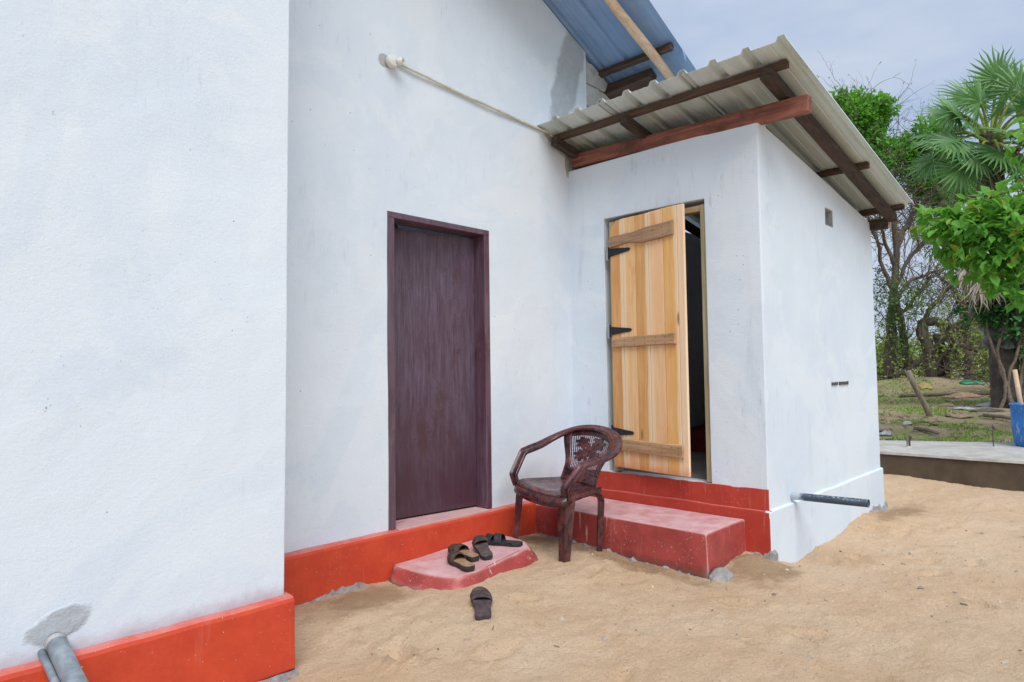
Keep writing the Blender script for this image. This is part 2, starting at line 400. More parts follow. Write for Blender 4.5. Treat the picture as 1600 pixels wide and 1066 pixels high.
# ------------------------------------------------------------------ house: projecting wing, gable wall, plinths
house = thing('house', 'white plastered house with orange-red plinth, maroon door and blue metal roof', 'house', (1.48, 3.4, 0))
m_gable = plaster('gable_plaster', [((4.31, 3.66), (.17, .62), -.32, (.47, .52, .56), 5), ((4.20, 3.045), (.03, .24), 1.35, (.40, .38, .34), 14), ((4.28, 2.93), (.035, .13), 0, (.42, .40, .37), 14),
                                    ((2.455, 3.19), (.05, .05), 0, (.45, .46, .46), 12)], smear=.30)
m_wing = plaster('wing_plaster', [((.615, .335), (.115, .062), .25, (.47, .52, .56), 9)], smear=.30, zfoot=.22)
def gtop(x): return rake(x)-.015 if x < 4.555 else 3.0
wall_grid('wall', m_gable, house, (0, YM, 0), (1, 0, 0), (0, -1, 0), [1.30, 4.55, 4.562, XH], -.15, 2.4, gtop, [(2.468, 3.360, -.5+.735, 2.228)], .16, .004, label='white gable wall round the maroon door')
wall_grid('wall', m_wing, house, (0, YL, 0), (1, 0, 0), (0, -1, 0), [-2.6, 1.475], -.2, 2.4, lambda x: rake(x)-.015, (), .45, .004,
          lean=lambda u, z: (.011*(z-1.2)/1.4*sstep(.5, 1.4, u), 0, 0), label='white wall of the projecting wing nearest the camera')
m_red = red_paint('orange_red_paint', streak=.18); m_red2 = red_paint('red_oxide_worn', (.46, .080, .070), (.31, .050, .046), .85, .75, (.66, .43, .44))
m_red3 = red_paint('red_band_paint', (.52, .060, .036), (.42, .044, .028), .2, .3)
def plinth(name, mat, pts, d0, ztop, zbot, nrm, back=.14, par=None, rnd=.022, lab=None):
    """painted plinth swept along pts (2D) with a rounded top edge; nrm = outward 2D normal"""
    mb = MB(); rings = []
    n = max(2, int((Vector(pts[1])-Vector(pts[0])).length/.05))
    for i in range(n+1):
        q = Vector(pts[0]).lerp(Vector(pts[1]), i/n); w = .004*fbm(q.x*1., q.y, 0, 2.3)
        wz = .005*fbm(q.x, q.y, 4, 3.0)
        d = d0+w; prof = [(-back, zbot), (d+.004, zbot), (d+.002, zbot+.1), (d, ztop-rnd), (d-rnd*.3, ztop-rnd*.35), (d-rnd, ztop+.0), (-back, ztop+.004)]
        rings.append([Vector((q.x+nrm[0]*a, q.y+nrm[1]*a, b+(wz if b > zbot else 0))) for a, b in prof])
    mb.loft(rings); o = mb.build(name, mat, par, bevel=.008)
    bm = bmesh.new(); bm.from_mesh(o.data); bmesh.ops.recalc_face_normals(bm, faces=bm.faces); bm.to_mesh(o.data); bm.free()
    if lab: o['label'] = lab
    return o
plinth('plinth', m_red, [(1.36, YM), (XA+.02, YM)], .058, .236, -.07, (0, -1), par=house, lab='orange-red plinth under the maroon door')
plinth('plinth', m_red, [(-2.6, YL), (1.492, YL)], .052, .232, -.085, (0, -1), back=.35, par=house, lab='orange-red plinth of the projecting wing')
# other walls that close the body of the house
m_plain = plaster('back_plaster', smear=.3)
mb = MB(); mb.box((XH-.18, YM+.161, -.1), (XH, 8.0, 3.70)); mb.box((-2.6, 8.0, -.1), (XH, 8.15, 3.70)); mb.box((-2.75, YL, -.1), (-2.603, 8.15, 3.8)); mb.build('wall', m_plain, house)
# rough mortar left along the foot of the plinths
m_mortar = cement('mortar', (.46, .44, .42), (.24, .23, .22), 26, .9)
def rubble(name, a, b, nrm, h, d, seed, par, n=40):
    rnd = random.Random(seed); mb = MB(); a, b = Vector(a), Vector(b); rings = []
    for i in range(n+1):
        q = a.lerp(b, i/n); k = .5+.9*abs(fbm(i*.37, seed, 0, 1.0, 3)); k2 = .5+.9*abs(fbm(i*.41, seed, 7, 1.0, 3))
        g0 = gz(q.x, q.y)
        k2 *= .25+1.3*sstep(-.25, .35, fbm(q.x*1.3, q.y*1.3, seed, 2.2, 3)); prof = [(-.05, g0-.06), (d*k+.03, g0-.05), (d*k, g0+h*k2*.45), (d*k*.5, g0+h*k2), (-.05, g0+h*k2)]
        rings.append([Vector((q.x+nrm[0]*s, q.y+nrm[1]*s, z)) for s, z in prof])
    mb.loft(rings); return mb.build(name, m_mortar, par)
rubble('mortar_edge', (1.52, YM-.06), (2.42, YM-.06), (0, -1), .030, .022, 1, house)
rubble('mortar_edge', (-.2, YL-.052), (1.50, YL-.052), (0, -1), .035, .012, 2, house)

# maroon door
m_maroon = wood('maroon_paint', (.165, .105, .150), (.095, .048, .070), 2, .9, False, .30, .6, wear=(.090, .038, .048))
g_ = NG('maroon_streaked'); p = g_.pos()
st = g_.noise(g_.mapv(p, (44, 44, 3.0)), 1.3, 6, .75, .3); z = g_.sep(p)[2]
ca = g_.mix(g_.ramp(st, .34, .68), (.078, .042, .062), (.132, .096, .142))
ca = g_.mix(g_.ramp(g_.math('ADD', z, g_.math('MULTIPLY', g_.noise(p, 4, 4), 1.2)), .7, 1.9, .85, 0), ca, (.068, .026, .038))  # bluish sheen put into the upper colour, plain maroon lower down
ca = g_.mix(g_.ramp(g_.noise(g_.mapv(p, (1.6, 1.6, .7)), 3.2, 6, .7, .6), .50, .62, 0, .55), ca, (.070, .026, .036))
ca = g_.mix(g_.math('MULTIPLY', g_.specks(p, 40, .06, .10), .6), ca, (.45, .38, .40))
m_leaf = g_.fin(ca, g_.ramp(g_.noise(p, 3, 5, .65), .3, .7, .24, .46), g_.bump(g_.math('ADD', st, g_.noise(g_.mapv(p, (120, 120, 6)), 1, 3)), .3, .003), spec=.5)
fr = bpy.data.objects.new('door_frame', None)
mb = MB(); mb.box((2.470, YM-.006, .236), (2.520, YM+.15, 2.19)); mb.build('jamb', m_maroon, house, bevel=.004)
mb = MB(); mb.box((3.306, YM-.006, .236), (3.357, YM+.15, 2.19)); mb.build('jamb', m_maroon, house, bevel=.004)
mb = MB(); mb.box((2.470, YM-.007, 2.190), (3.357, YM+.15, 2.226)); mb.build('door_head', m_maroon, house, bevel=.004)
mb = MB(); mb.box((2.522, YM-.04, .10), (3.304, YM+.40, .240)); mb.build('threshold', m_red2, house, bevel=.004)
M = Matrix.Translation((3.303, 3.545, 0)) @ Matrix.Rotation(R(-6.5), 4, 'Z')
mb = MB(); mb.box((-.785, 0, .252), (0, .036, 2.172), M); mb.build('door', m_leaf, house, bevel=.003)
# dark room behind the door gap
m_dark = flat('room_shade', (.45, .45, .44), .9)
mb = MB(); mb.box((2.2, 5.0, .1), (3.7, 5.1, 2.6)); mb.build('inner_wall', m_dark, house)

# exposed concrete blocks at the gable corner
m_block = cement('concrete_block_grey', (.60, .59, .57), (.42, .41, .40), 9, .7)
def clip(poly, fn):
    out = []
    for i in range(len(poly)):
        a, b = poly[i], poly[(i+1) % len(poly)]; fa, fb = fn(a), fn(b)
        if fa >= 0: out.append(a)
        if fa*fb < 0: t = fa/(fa-fb); out.append((a[0]+(b[0]-a[0])*t, a[1]+(b[1]-a[1])*t))
    return out
rb = random.Random(3)
for row in range(6):
    z0 = 2.90+row*.20; x = 4.566+(-.2 if row % 2 else -.03)
    while x < XH-.02:
        x1 = min(x+.385, XH); 
        poly = [(max(x, 4.565), z0), (x1, z0), (x1, z0+.188), (max(x, 4.565), z0+.188)]
        if x1-max(x, 4.565) > .04:
            poly = clip(poly, lambda q: rake(q[0])-.03-q[1])
            if len(poly) >= 3:
                dy = .012+rb.uniform(-.008, .010); mb = MB()
                mb.loft([[Vector((a, YM+dy, b)) for a, b in poly], [Vector((a, YM+.15, b)) for a, b in poly]])
                mb.build('concrete_block', m_block, house, bevel=.008)
        x += .397
mb = MB(); mb.loft([[Vector((a, YM+.035, b)) for a, b in [(4.56, 2.85), (XH-.012, 2.85), (XH-.012, rake(XH)-.045), (4.56, rake(4.56)-.04)]], [Vector((a, YM+.14, b)) for a, b in [(4.56, 2.85), (XH-.012, 2.85), (XH-.012, rake(XH)-.045), (4.56, rake(4.56)-.04)]]])
mb.build('mortar_bed', m_mortar, house)

# ------------------------------------------------------------------ roofs
def ribbed_sheet(name, mat, par, x0, x1, y0, y1, zf, pitch, rw, rh, off=0., nx=6, wav=.0, thick=.0016):
    """sheet with trapezoid ribs running along x (down the slope); zf(x) gives its height"""
    ys = [(y0, 0.)]; k = math.ceil((y0-off)/pitch)
    while off+k*pitch < y1+rw:
        c = off+k*pitch
        for dy, h in ((-rw, 0), (-rw*.55, rh), (rw*.55, rh), (rw, 0)):
            if y0 < c+dy < y1: ys.append((c+dy, h))
        for t in (.33, .66):
            yy = c+pitch*t
            if y0 < yy-.006 and yy+.006 < y1: ys += [(yy-.006, 0), (yy, .003), (yy+.006, 0)]
        k += 1
    ys.append((y1, ys[-1][1] if abs(ys[-1][0]-y1) < rw*.5 else 0.)); ys.sort()
    mb = MB(); n = len(ys)
    for i in range(nx+1):
        x = x0+(x1-x0)*i/nx
        for y, h in ys: mb.v.append((x, y, zf(x)+h+wav*noise.noise(Vector((x*.9, y*1.7, 2)))))
    mb.f = [(i*n+j, (i+1)*n+j, (i+1)*n+j+1, i*n+j+1) for i in range(nx) for j in range(n-1)]
    return mb.build(name, mat, par, solid=thick)
def roof_metal(name, a, b, rough, metal, streak):
    g = NG(name); p = g.pos()
    n = g.noise(g.mapv(p, (.8, 9, .8)), 1.5, 6, .65)
    c = g.mix(g.ramp(n, .3, .7), b, a); c = g.mix(g.ramp(g.noise(p, 3, 5, .7), .5, .75, 0, .5), c, streak)
    return g.fin(c, g.ramp(g.noise(p, 6, 4), .3, .7, rough, rough+.15), g.bump(g.noise(g.mapv(p, (1, 6, 1)), 3, 4), .12, .01), metal, .5)
m_blue = roof_metal('blue_sheet', (.29, .42, .64), (.20, .32, .56), .42, .1, (.34, .46, .60))
m_zinc = roof_metal('zinc_sheet', (.66, .75, .74), (.55, .64, .63), .34, .15, (.64, .68, .62))
m_dwood = wood('dark_timber', (.095, .068, .052), (.040, .030, .025), 0, 1.2, False, .75, .2)
m_dwoody = wood('dark_timber_cross', (.135, .085, .060), (.055, .037, .030), 1, 1.2, False, .75, .2)
m_rwood = wood('red_timber', (.36, .135, .085), (.15, .058, .042), 1, 1.0, False, .6, .25, wear=(.12, .05, .035))
m_pole = wood('peeled_pole', (.74, .58, .42), (.58, .40, .26), 0, 1., True, .55, .3)

hroof = MB()
def house_sheet(x0, x1, y0, y1): return ribbed_sheet('roof_sheet', m_blue, house, x0, x1, y0, y1, lambda x: rake(x)+.012, .25, .028, .026, YM-.02, 8)
s0 = house_sheet(XR-.01, 5.62, 2.70, 5.2); s0['label'] = 'blue ribbed roof sheet over the gable verge'
house_sheet(XR-.01, 5.62, 5.19, 8.4)
house_sheet(-3.2, XR+.01, 2.70, 8.4)
house_sheet(-3.2, 1.60, 2.30, 2.72)
nrm = Vector((.443, 0, 1)).normalized()
def on_rake(x, y, d): return Vector((x, y, rake(x)))-nrm*d
for x in (2.2, 3.5, 4.79):
    mb = MB(); mb.beam(on_rake(x, 2.735, .030), on_rake(x, YM+.02, .030), .05, .05, 6, .12, nrm, int(x*7)); mb.build('purlin', m_dwoody, house, bevel=.004)
mb = MB(); mb.beam(on_rake(4.945, 3.00, .085), on_rake(4.945, 7.9, .085), .10, .10, 8, .05, nrm, 5); mb.build('wall_plate', m_dwoody, house, bevel=.006)
mb = MB(); pts = [on_rake(1.05+(5.16-1.05)*i/14, 2.885+.015*math.sin(i*.8), .098+.006*math.sin(i*1.3)) for i in range(15)]
mb.tube(pts, [.038+.003*math.sin(i*1.7) for i in range(15)], 14); o = mb.build('rafter_pole', m_pole, house, smooth=True); o['label'] = 'pale peeled round pole under the blue verge'
# flap of sheet bent down at the verge
mb = MB(); a = Vector((4.80, 2.702, rake(4.80)+.012)); b = Vector((4.93, 2.702, rake(4.93)+.012))
mb.add([a, b, b+Vector((-.02, -.012, -.085)), a+Vector((.05, -.014, -.05))], [(0, 1, 2, 3)]); mb.build('sheet_flap', m_blue, house, solid=.002)

# ------------------------------------------------------------------ annex
annex = thing('annex', 'small white lean-to annex with plank door and zinc sheet roof', 'outhouse', (XA, 2.6, 0))
m_af = plaster('annex_front_plaster', smear=.75, axes=(1, 2)); m_as = plaster('annex_side_plaster', smear=.55)
def ftop(u): return 2.858
OY0, OY1, OZ0, OZ1 = 2.237, 3.100, .415, 2.400
wall_grid('wall', m_af, annex, (XA, 0, 0), (0, 1, 0), (-1, 0, 0), [YC+.002, YM+.03], -.18, 2.56, ftop, [(OY0, OY1, OZ0, OZ1)], .14, .004, label='annex wall round the plank door')
VX0, VX1, VZ0, VZ1 = 5.52, 5.70, 2.335, 2.475
wall_grid('wall', m_as, annex, (0, YC, 0), (1, 0, 0), (0, -1, 0), [XA+.002, XF], -.2, 2.48, lambda u: 2.858-(2.858-2.523)*(u-XA)/(XF-XA), [(VX0, VX1, VZ0, VZ1)], .14, .004, lean=lambda u, z: (-.03*(z-.3)/2.2*sstep(5.5, 6.7, u), 0, 0), label='annex side wall with vent hole')
mb = MB(); mb.box((XF-.14, YC+.141, -.2), (XF-.002, YM+.14, 2.56)); mb.box((XH, YM, -.2), (XF-.145, YM+.14, 2.62)); mb.build('wall', m_plain, annex)
m_floor = cement('cement_floor', (.36, .34, .32), (.25, .24, .22), 8, .3)
mb = MB(); mb.box((XA+.002, YC+.142, .20), (XF-.142, YM-.02, .408)); mb.build('floor', m_floor, annex)
mb = MB(); mb.box((XA-.004, OY0+.002, .36), (XA+.12, OY1-.002, .412)); mb.build('door_sill', m_floor, annex, bevel=.004)
m_dado = flat('dado_red', (.26, .03, .025), .5, .3, 6)
mb = MB(); mb.box((XF-.146, YC+.144, .41), (XF-.141, YM-.03, 1.30)); mb.build('dado', m_dado, annex)
mb = MB(); mb.box((5.9, YC+.15, .41), (XF-.15, YM-.03, .62)); mb.build('raised_floor', m_dado, annex, bevel=.006)
# painted red band and plinth
def band(name, mat, par, ya, yb, zt, zb, x, wob=.006):
    mb = MB(); n = 60; F = []
    ring = [[], [], [], []]
    rows = []
    for i in range(n+1):
        y = ya+(yb-ya)*i/n; zz = zt+wob*fbm(y, 1, 0, 9, 3) - (.02*max(0, noise.noise(Vector((y*9, 2, 4)))) if wob else 0)
        rows.append([Vector((x, y, zb)), Vector((x, y, zz)), Vector((x+.012, y, zz+.001)), Vector((x+.012, y, zb))])
    mb.loft(rows); o = mb.build(name, mat, par)
    bm = bmesh.new(); bm.from_mesh(o.data); bmesh.ops.recalc_face_normals(bm, faces=bm.faces); bm.to_mesh(o.data); bm.free(); return o
o = band('painted_band', m_red3, annex, YC-.001, YM-.06, .418, .24, XA-.0075, .004); o['label'] = 'red painted band under the plank door'
plinth('plinth', m_red3, [(XA, YC-.016), (XA, YM-.06)], .022, .282, -.055, (-1, 0), back=.02, par=annex, rnd=.010, lab='red plinth beside the concrete step')
plinth('plinth', m_as, [(XA-.021, YC), (XF+.018, YC)], .018, .282, -.20, (0, -1), back=.02, par=annex, rnd=.008, lab='white plinth ledge along the annex side')
mb = MB(); mb.box((XF, YC-.01, -.2), (XF+.02, YM, .28)); mb.build('plinth', m_as, annex)
rubble('mortar_edge', (XA-.02, 2.0), (XA-.02, 1.80), (-1, 0), .055, .02, 5, annex, 16)
rubble('mortar_edge', (6.3, YC-.02), (6.79, YC-.02), (0, -1), .055, .02, 6, annex, 20)
# vent lining
m_vent = cement('vent_cement', (.46, .46, .45), (.34, .34, .33), 14, .4)
mb = MB()
for lo, hi in (((VX0, YC+.004, VZ0), (VX0+.006, YC+.14, VZ1)), ((VX1-.006, YC+.004, VZ0), (VX1, YC+.14, VZ1)), ((VX0+.006, YC+.004, VZ0), (VX1-.006, YC+.14, VZ0+.006)), ((VX0+.006, YC+.004, VZ1-.006), (VX1-.006, YC+.14, VZ1))): mb.box(lo, hi)
mb.build('vent_lining', m_vent, annex)
mb = MB(); mb.box((VX0+.006, YC+.10, VZ0+.006), (VX1-.006, YC+.13, VZ1-.006)); mb.build('vent_back', m_vent, annex)
# rough slot with flaked paint in the side wall
m_slot = flat('rusty_dark', (.09, .09, .09), .8, .4, 60)
for i0, i1 in ((0, 3), (4, 9)):
    mb = MB(); rings = []
    for i in range(i0, i1+1):
        x = 5.53+i*.042; h = .012+.007*noise.noise(Vector((i*1.3, 0, 0)))
        rings.append([Vector((x, YC-.009, 1.075-h)), Vector((x, YC-.009, 1.075+h)), Vector((x, YC+.003, 1.075+h)), Vector((x, YC+.003, 1.075-h))])
    mb.loft(rings); mb.build('cable_clip', m_slot, annex)

# timber frame of the opening
m_frame = wood('raw_frame', (.52, .47, .30), (.36, .31, .19), 2, 1., False, .7, .2)
m_framey = wood('raw_frame_head', (.55, .40, .22), (.38, .25, .13), 1, 1., False, .7, .2)
mb = MB(); mb.box((XA+.020, OY0+.003, .42), (XA+.10, OY0+.045, OZ1-.03)); mb.build('jamb', m_frame, annex, bevel=.003)
mb = MB(); mb.box((XA+.020, OY1-.075, .42), (XA+.10, OY1-.035, OZ1-.03)); mb.build('jamb', m_frame, annex, bevel=.003)
mb = MB(); mb.box((XA+.022, OY0+.047, OZ1-.075), (XA+.098, OY1-.077, OZ1-.033)); mb.build('door_head', m_framey, annex, bevel=.003)

# plank door, hinged on the left, standing a little open
hinge = Vector((4.268, 3.026, 0)); ang = math.atan2(4.150-4.268, -(2.310-3.026))
ux = Vector((-math.sin(-ang)*-1, 0, 0))
du = (Vector((4.150, 2.310, 0))-hinge).normalized(); dn = Vector((-du.y*-1, du.x*-1, 0)); dn = Vector((du.y, -du.x, 0))
if dn.x > 0: dn = -dn
DM = Matrix(((du.x, dn.x, 0, hinge.x), (du.y, dn.y, 0, hinge.y), (0, 0, 1, 0), (0, 0, 0, 1)))   # local x: across the door, y: outward, z: up
def planktone(i, a, b, x0, w):
    g = NG('plank_wood_%d' % i); q = g.pos(True); off = (i*3.7, i*1.9, i*7.3); p = g.mapv(q, loc=off)
    n1 = g.noise(g.mapv(p, (16, 16, 1.1)), 1.6, 6, .62, 1.2); n2 = g.noise(g.mapv(p, (110, 110, 3)), 1, 4, .6)
    c = g.mix(g.ramp(n1, .32, .68), b, a); c = g.mix(g.ramp(n2, .5, .8, 0, .35), c, tuple(x*.6 for x in b))
    c = g.mix(g.ramp(g.noise(g.mapv(p, (4, 4, 1.2)), 2, 5, .6), .56, .72, 0, .45), c, (.70, .30, .085))
    xx = g.math('ADD', g.sep(q)[0], g.math('MULTIPLY', g.math('SUBTRACT', g.noise(g.mapv(p, (1, 1, .7)), 2.2, 3), .5), .05))
    e = x0+w-.030 if i % 2 == 0 else x0+.026
    sap = g.ramp(xx, e-.006, e+.008) if i % 2 == 0 else g.ramp(xx, e-.008, e+.006, 1, 0)
    if i < 5: c = g.mix(g.math('MULTIPLY', sap, .85), c, (.86, .67, .44))
    vo = g.n('ShaderNodeTexVoronoi', {'Vector': g.mapv(p, (4, 4, 1.3)), 'Scale': 1.5})
    c = g.mix(g.ramp(g.math('ADD', vo.outputs['Distance'], g.math('MULTIPLY', n2, .05)), .10, .17, .8, 0), c, (.24, .09, .03))
    z = g.math('ADD', g.sep(q)[2], g.math('MULTIPLY', g.noise(p, 20, 4), .08))
    c = g.mix(g.ramp(z, .50, .58, .55, 0), c, (.60, .16, .05))
    return g.fin(c, .5, g.bump(n2, .2, .002), spec=.3)
tones = [((.76, .42, .17), (.62, .30, .10)), ((.88, .58, .30), (.80, .46, .20)), ((.78, .46, .19), (.64, .32, .105)), ((.90, .59, .34), (.84, .50, .26)), ((.86, .53, .22), (.78, .42, .13)), ((.92, .70, .48), (.88, .62, .40))]
widths = [.130, .128, .128, .140, .128, .058]
pdoor = None; x = 0; bot = .466; tp = 2.362
fr_e = bpy.data.objects.new('plank_door', None); col.objects.link(fr_e); fr_e.parent = annex; fr_e.empty_display_size = .1
fr_e.matrix_parent_inverse = Matrix.Translation(-Vector(annex.location)); fr_e.location = (0, 0, 0)
def dobj(mb, name, mat, bevel=0, smooth=False, label=None):
    me = bpy.data.meshes.new(name); me.from_pydata(mb.v, [], mb.f); me.validate(); me.materials.append(mat)
    if smooth:
        for q in me.polygons: q.use_smooth = True
    o = bpy.data.objects.new(name, me); col.objects.link(o); o.parent = fr_e; o.matrix_basis = DM
    if bevel:
        md = o.modifiers.new('b', 'BEVEL'); md.width = bevel; md.segments = 2; md.limit_method = 'ANGLE'
    if label: o['label'] = label
    return o
for i, w in enumerate(widths):
    mb = MB(); t0 = tp+.002*math.sin(i*2.1); t1 = tp+.002*math.sin(i*2.1+1)
    if i == 0: poly = [(x, bot), (x+w-.0025, bot), (x+w-.0025, t1), (x+w*.45, t1-.004), (x+.02, t0-.035), (x, t0-.07)]
    else: poly = [(x, bot), (x+w-.0025, bot), (x+w-.0025, t1), (x, t0)]
    yo = .0008*math.sin(i*3.3)
    mb.loft([[Vector((a, yo-.022, b)) for a, b in poly], [Vector((a, yo, b)) for a, b in poly]])
    dobj(mb, 'plank', planktone(i, *tones[i], x, w), .005); x += w
m_bat = wood('batten_wood', (.46, .29, .18), (.28, .165, .10), 0, 1., True, .7, .2, True); m_bat2 = wood('batten_wood_pale', (.58, .38, .22), (.38, .23, .12), 0, 1., True, .7, .2, True)
def batten(z, h0, h1, x0, x1, sl, wob, mat, seed):
    mb = MB(); n = 16; rings = []
    for i in range(n+1):
        t = i/n; x = x0+(x1-x0)*t; zc = z+sl*(t-.5)
        a = zc-(h0+(h1-h0)*t)/2+wob*fbm(t*2.2, seed, 0, 1., 3)*(1-t*.6); b = zc+(h0+(h1-h0)*t)/2+wob*fbm(t*2, seed, 5, 1., 3)*(1-t*.6)
        rings.append([Vector((x, .0015, a)), Vector((x, .022, a+.004)), Vector((x, .022, b-.004)), Vector((x, .0015, b))])
    mb.loft(rings); o = dobj(mb, 'batten', mat, .002)
    nb = MB()
    for t in (.05, .22, .38, .55, .72, .86, .95):
        for dz in (-.22, .24):
            xx = x0+(x1-x0)*t; zz = z+sl*(t-.5)+dz*(h0+(h1-h0)*t)+.006*math.sin(t*40+seed); nb.tube([(xx, .021, zz), (xx, .0235, zz)], .0035, 8)
    nb.v = [tuple(v) for v in nb.v]; q = dobj(nb, 'nail_heads', m_slot); q['kind'] = 'stuff'
    return o
batten(2.198, .080, .110, .004, .628, .012, .024, m_bat, 1)
batten(1.420, .075, .085, .018, .628, .010, .010, m_bat2, 2)
batten(.640, .090, .095, .022, .672, -.004, .006, m_bat2, 3)
m_iron = flat('black_iron', (.018, .020, .024), .45, .3, 40, .15, .3)
m_steel = flat('grey_steel', (.42, .43, .45), .4, .3, 40, .1, .8)
for z in (2.118, 1.508, .735):
    mb = MB()
    mb.loft([[Vector((.0, y, z-.032)), Vector((.20, y, z-.012)), Vector((.213, y, z)), Vector((.20, y, z+.012)), Vector((.0, y, z+.032))] for y in (.0022, .0065)])
    mb.tube([(-.012, .006, z-.05), (-.012, .006, z+.05)], .007, 10)
    o = dobj(mb, 'hinge', m_iron, .001)
    mb = MB(); mb.box((-.050, -.006, z-.055), (-.020, .0, z+.055))
    dobj(mb, 'hinge_plate', m_steel, .001)

# annex roof timbers and sheets
def rbeam(name, mat, a, b, w, h, n=8, wob=.06, seed=0, lab=None, bev=.005):
    mb = MB(); mb.beam(a, b, w, h, n, wob, (0, 0, 1), seed); o = mb.build(name, mat, annex, bevel=bev)
    if lab: o['label'] = lab
    return o
rbeam('wall_beam', m_rwood, (XA+.035, YM-.03, 2.935), (XA+.035, 1.512, 2.879), .075, .108, 14, .05, 2, 'reddish beam along the annex wall top, overhanging the corner')
raf = lambda x, y, d: Vector((x, y, aroof(x)-d))
for y, x0, lab in ((YM-.075, 4.02, None), (2.72, 4.03, None), (1.665, 4.03, 'dark rafter outside the annex side wall')):
    rbeam('rafter', m_dwood, raf(x0, y, .083), raf(6.735, y, .083), .058 if y > 2 else .075, .07, 10, .06, int(y*5), lab)
for x, y1 in ((4.10, 1.555), (5.70, 1.560), (6.66, 1.550)):
    rbeam('purlin', m_dwoody, raf(x, YM-.02, .024), raf(x, y1, .024), .052, .044, 16, .10, int(x*3))
rbeam('wall_plate', m_dwood, (6.70, YM-.02, 2.50), (6.70, 1.70, 2.50), .07, .09, 8, .05, 11)
mb = MB(); mb.beam((6.735, 1.695, 2.52), (6.735, 1.68, 2.52), .03, .10, 1, 0); mb.build('plate_end', m_pole, annex)
PW = .218; OFF = 1.515
def az(x): return aroof(x)+.002
for i, (ya, yb) in enumerate(((2.80, YM-.004), (2.13, 2.84), (1.484, 2.17))):
    ribbed_sheet('roof_sheet', m_zinc, annex, 3.895+(.004*i if i else 0), 6.73, ya, yb, (lambda k: lambda x: az(x)+.0022*k)(i % 2), PW, .034, .030, OFF, 8, .002)

# ------------------------------------------------------------------ concrete steps
m_stepred = m_red2
def chunk(name, mat, top, bot, zt, zb, amp, label, cat, seed=0, rim=.012, zbf=None):
    """cast block: matching top and bottom outlines, finely divided, with worn edges"""
    mb = MB(); n = len(top); N = []
    def dens(poly):
        out = []
        for i in range(n):
            a, b = Vector(poly[i]), Vector(poly[(i+1) % n]); ln = (Vector(top[(i+1) % n])-Vector(top[i])).length; k = max(2, int(ln/.035)); e_ = min(.2/k, .012/ln)
            out += [a.lerp(b, j/k) for j in range(k)]
            if n == 4: out.insert(-(k-1), a.lerp(b, e_)); out.append(a.lerp(b, 1-e_))
        return out
    T, B = dens(top), dens(bot); c = sum(T, Vector((0, 0)))/len(T); rings = []
    for t in (0, .25, .5, .75, .93):
        rings.append([(b.lerp(a, t), zb+(zt-zb)*t) for a, b in zip(T, B)])
    rings.append([(a.lerp(b, .03), zt-.008) for a, b in zip(T, B)]); rings.append([(a.lerp(c, rim*.5), zt-.001) for a in T])
    for k in (.04, .15, .35, .6, .85): rings.append([(a.lerp(c, k), zt) for a in T])
    R3 = []
    for ri, r in enumerate(rings):
        row = []
        for q, z in r:
            w = amp*fbm(q.x, q.y, z+seed, 6, 4); dv = (q-c).normalized() if (q-c).length > 1e-4 else Vector((0, 0))
            row.append(Vector((q.x+dv.x*w*(1 if ri < 6 else 0), q.y+dv.y*w*(1 if ri < 6 else 0), z+(.35*w if ri > 4 else 0))))
        R3.append(row)
    mb.loft(R3); o = mb.build(name, mat, smooth=False); tag(o, label, cat)
    for q in o.data.polygons: q.use_smooth = True
    return o
sx0, sx1, sy0, sy1 = 3.734, XA-.024, 1.988, YM-.062
o = chunk('concrete_step', m_stepred, [(sx0, sy0), (sx1, sy0+.012), (sx1, sy1), (sx0+.02, sy1)], [(sx0-.006, sy0-.012), (sx1, sy0), (sx1, sy1), (sx0+.016, sy1)], .212, -.045, .006, 'long worn red concrete step below the plank door', 'step', 1)
mb = MB(); rr = random.Random(5)
for (a, b, n) in (((sx0-.01, sy0, 0), (sx0+.01, sy1, 0), 90), ((sx0, sy0-.01, 0), (sx1, sy0-.01, 0), 8)):
    rings = []
    for i in range(n+1):
        q = Vector(a).lerp(Vector(b), i/n); k = max(0, 1.6*fbm(i*.31, 3, 1, 1., 4))+.05; g0 = gz(q.x, q.y)
        d = Vector((-1, 0, 0)) if n > 20 else Vector((0, -1, 0))
        rings.append([q+d*u_+Vector((0, 0, g0+w_)) for u_, w_ in ((-.03, -.05), (.035*k, -.04), (.014*k, .004*k), (.0, .020*k), (-.03, .020*k))])
    mb.loft(rings)
mb.build('mortar_edge', m_mortar, o)
# lump of cement at the step's corner
mb = MB(); c0 = Vector((3.80, 1.93, -.05))
rings = [[c0+Vector((math.cos(t*math.pi/5)*r*(1+.35*noise.noise(Vector((t*1.1, k, 3)))), math.sin(t*math.pi/5)*r*.8*(1+.3*noise.noise(Vector((t, k, 8)))), z)) for t in range(10)] for k, (r, z) in enumerate(((.10, -.03), (.085, .02), (.05, .05), (.015, .06)))]
mb.loft(rings); tag(mb.build('cement_lump', m_mortar, bevel=.01), 'grey cement lump at the outer corner of the long red step', 'cement lump')

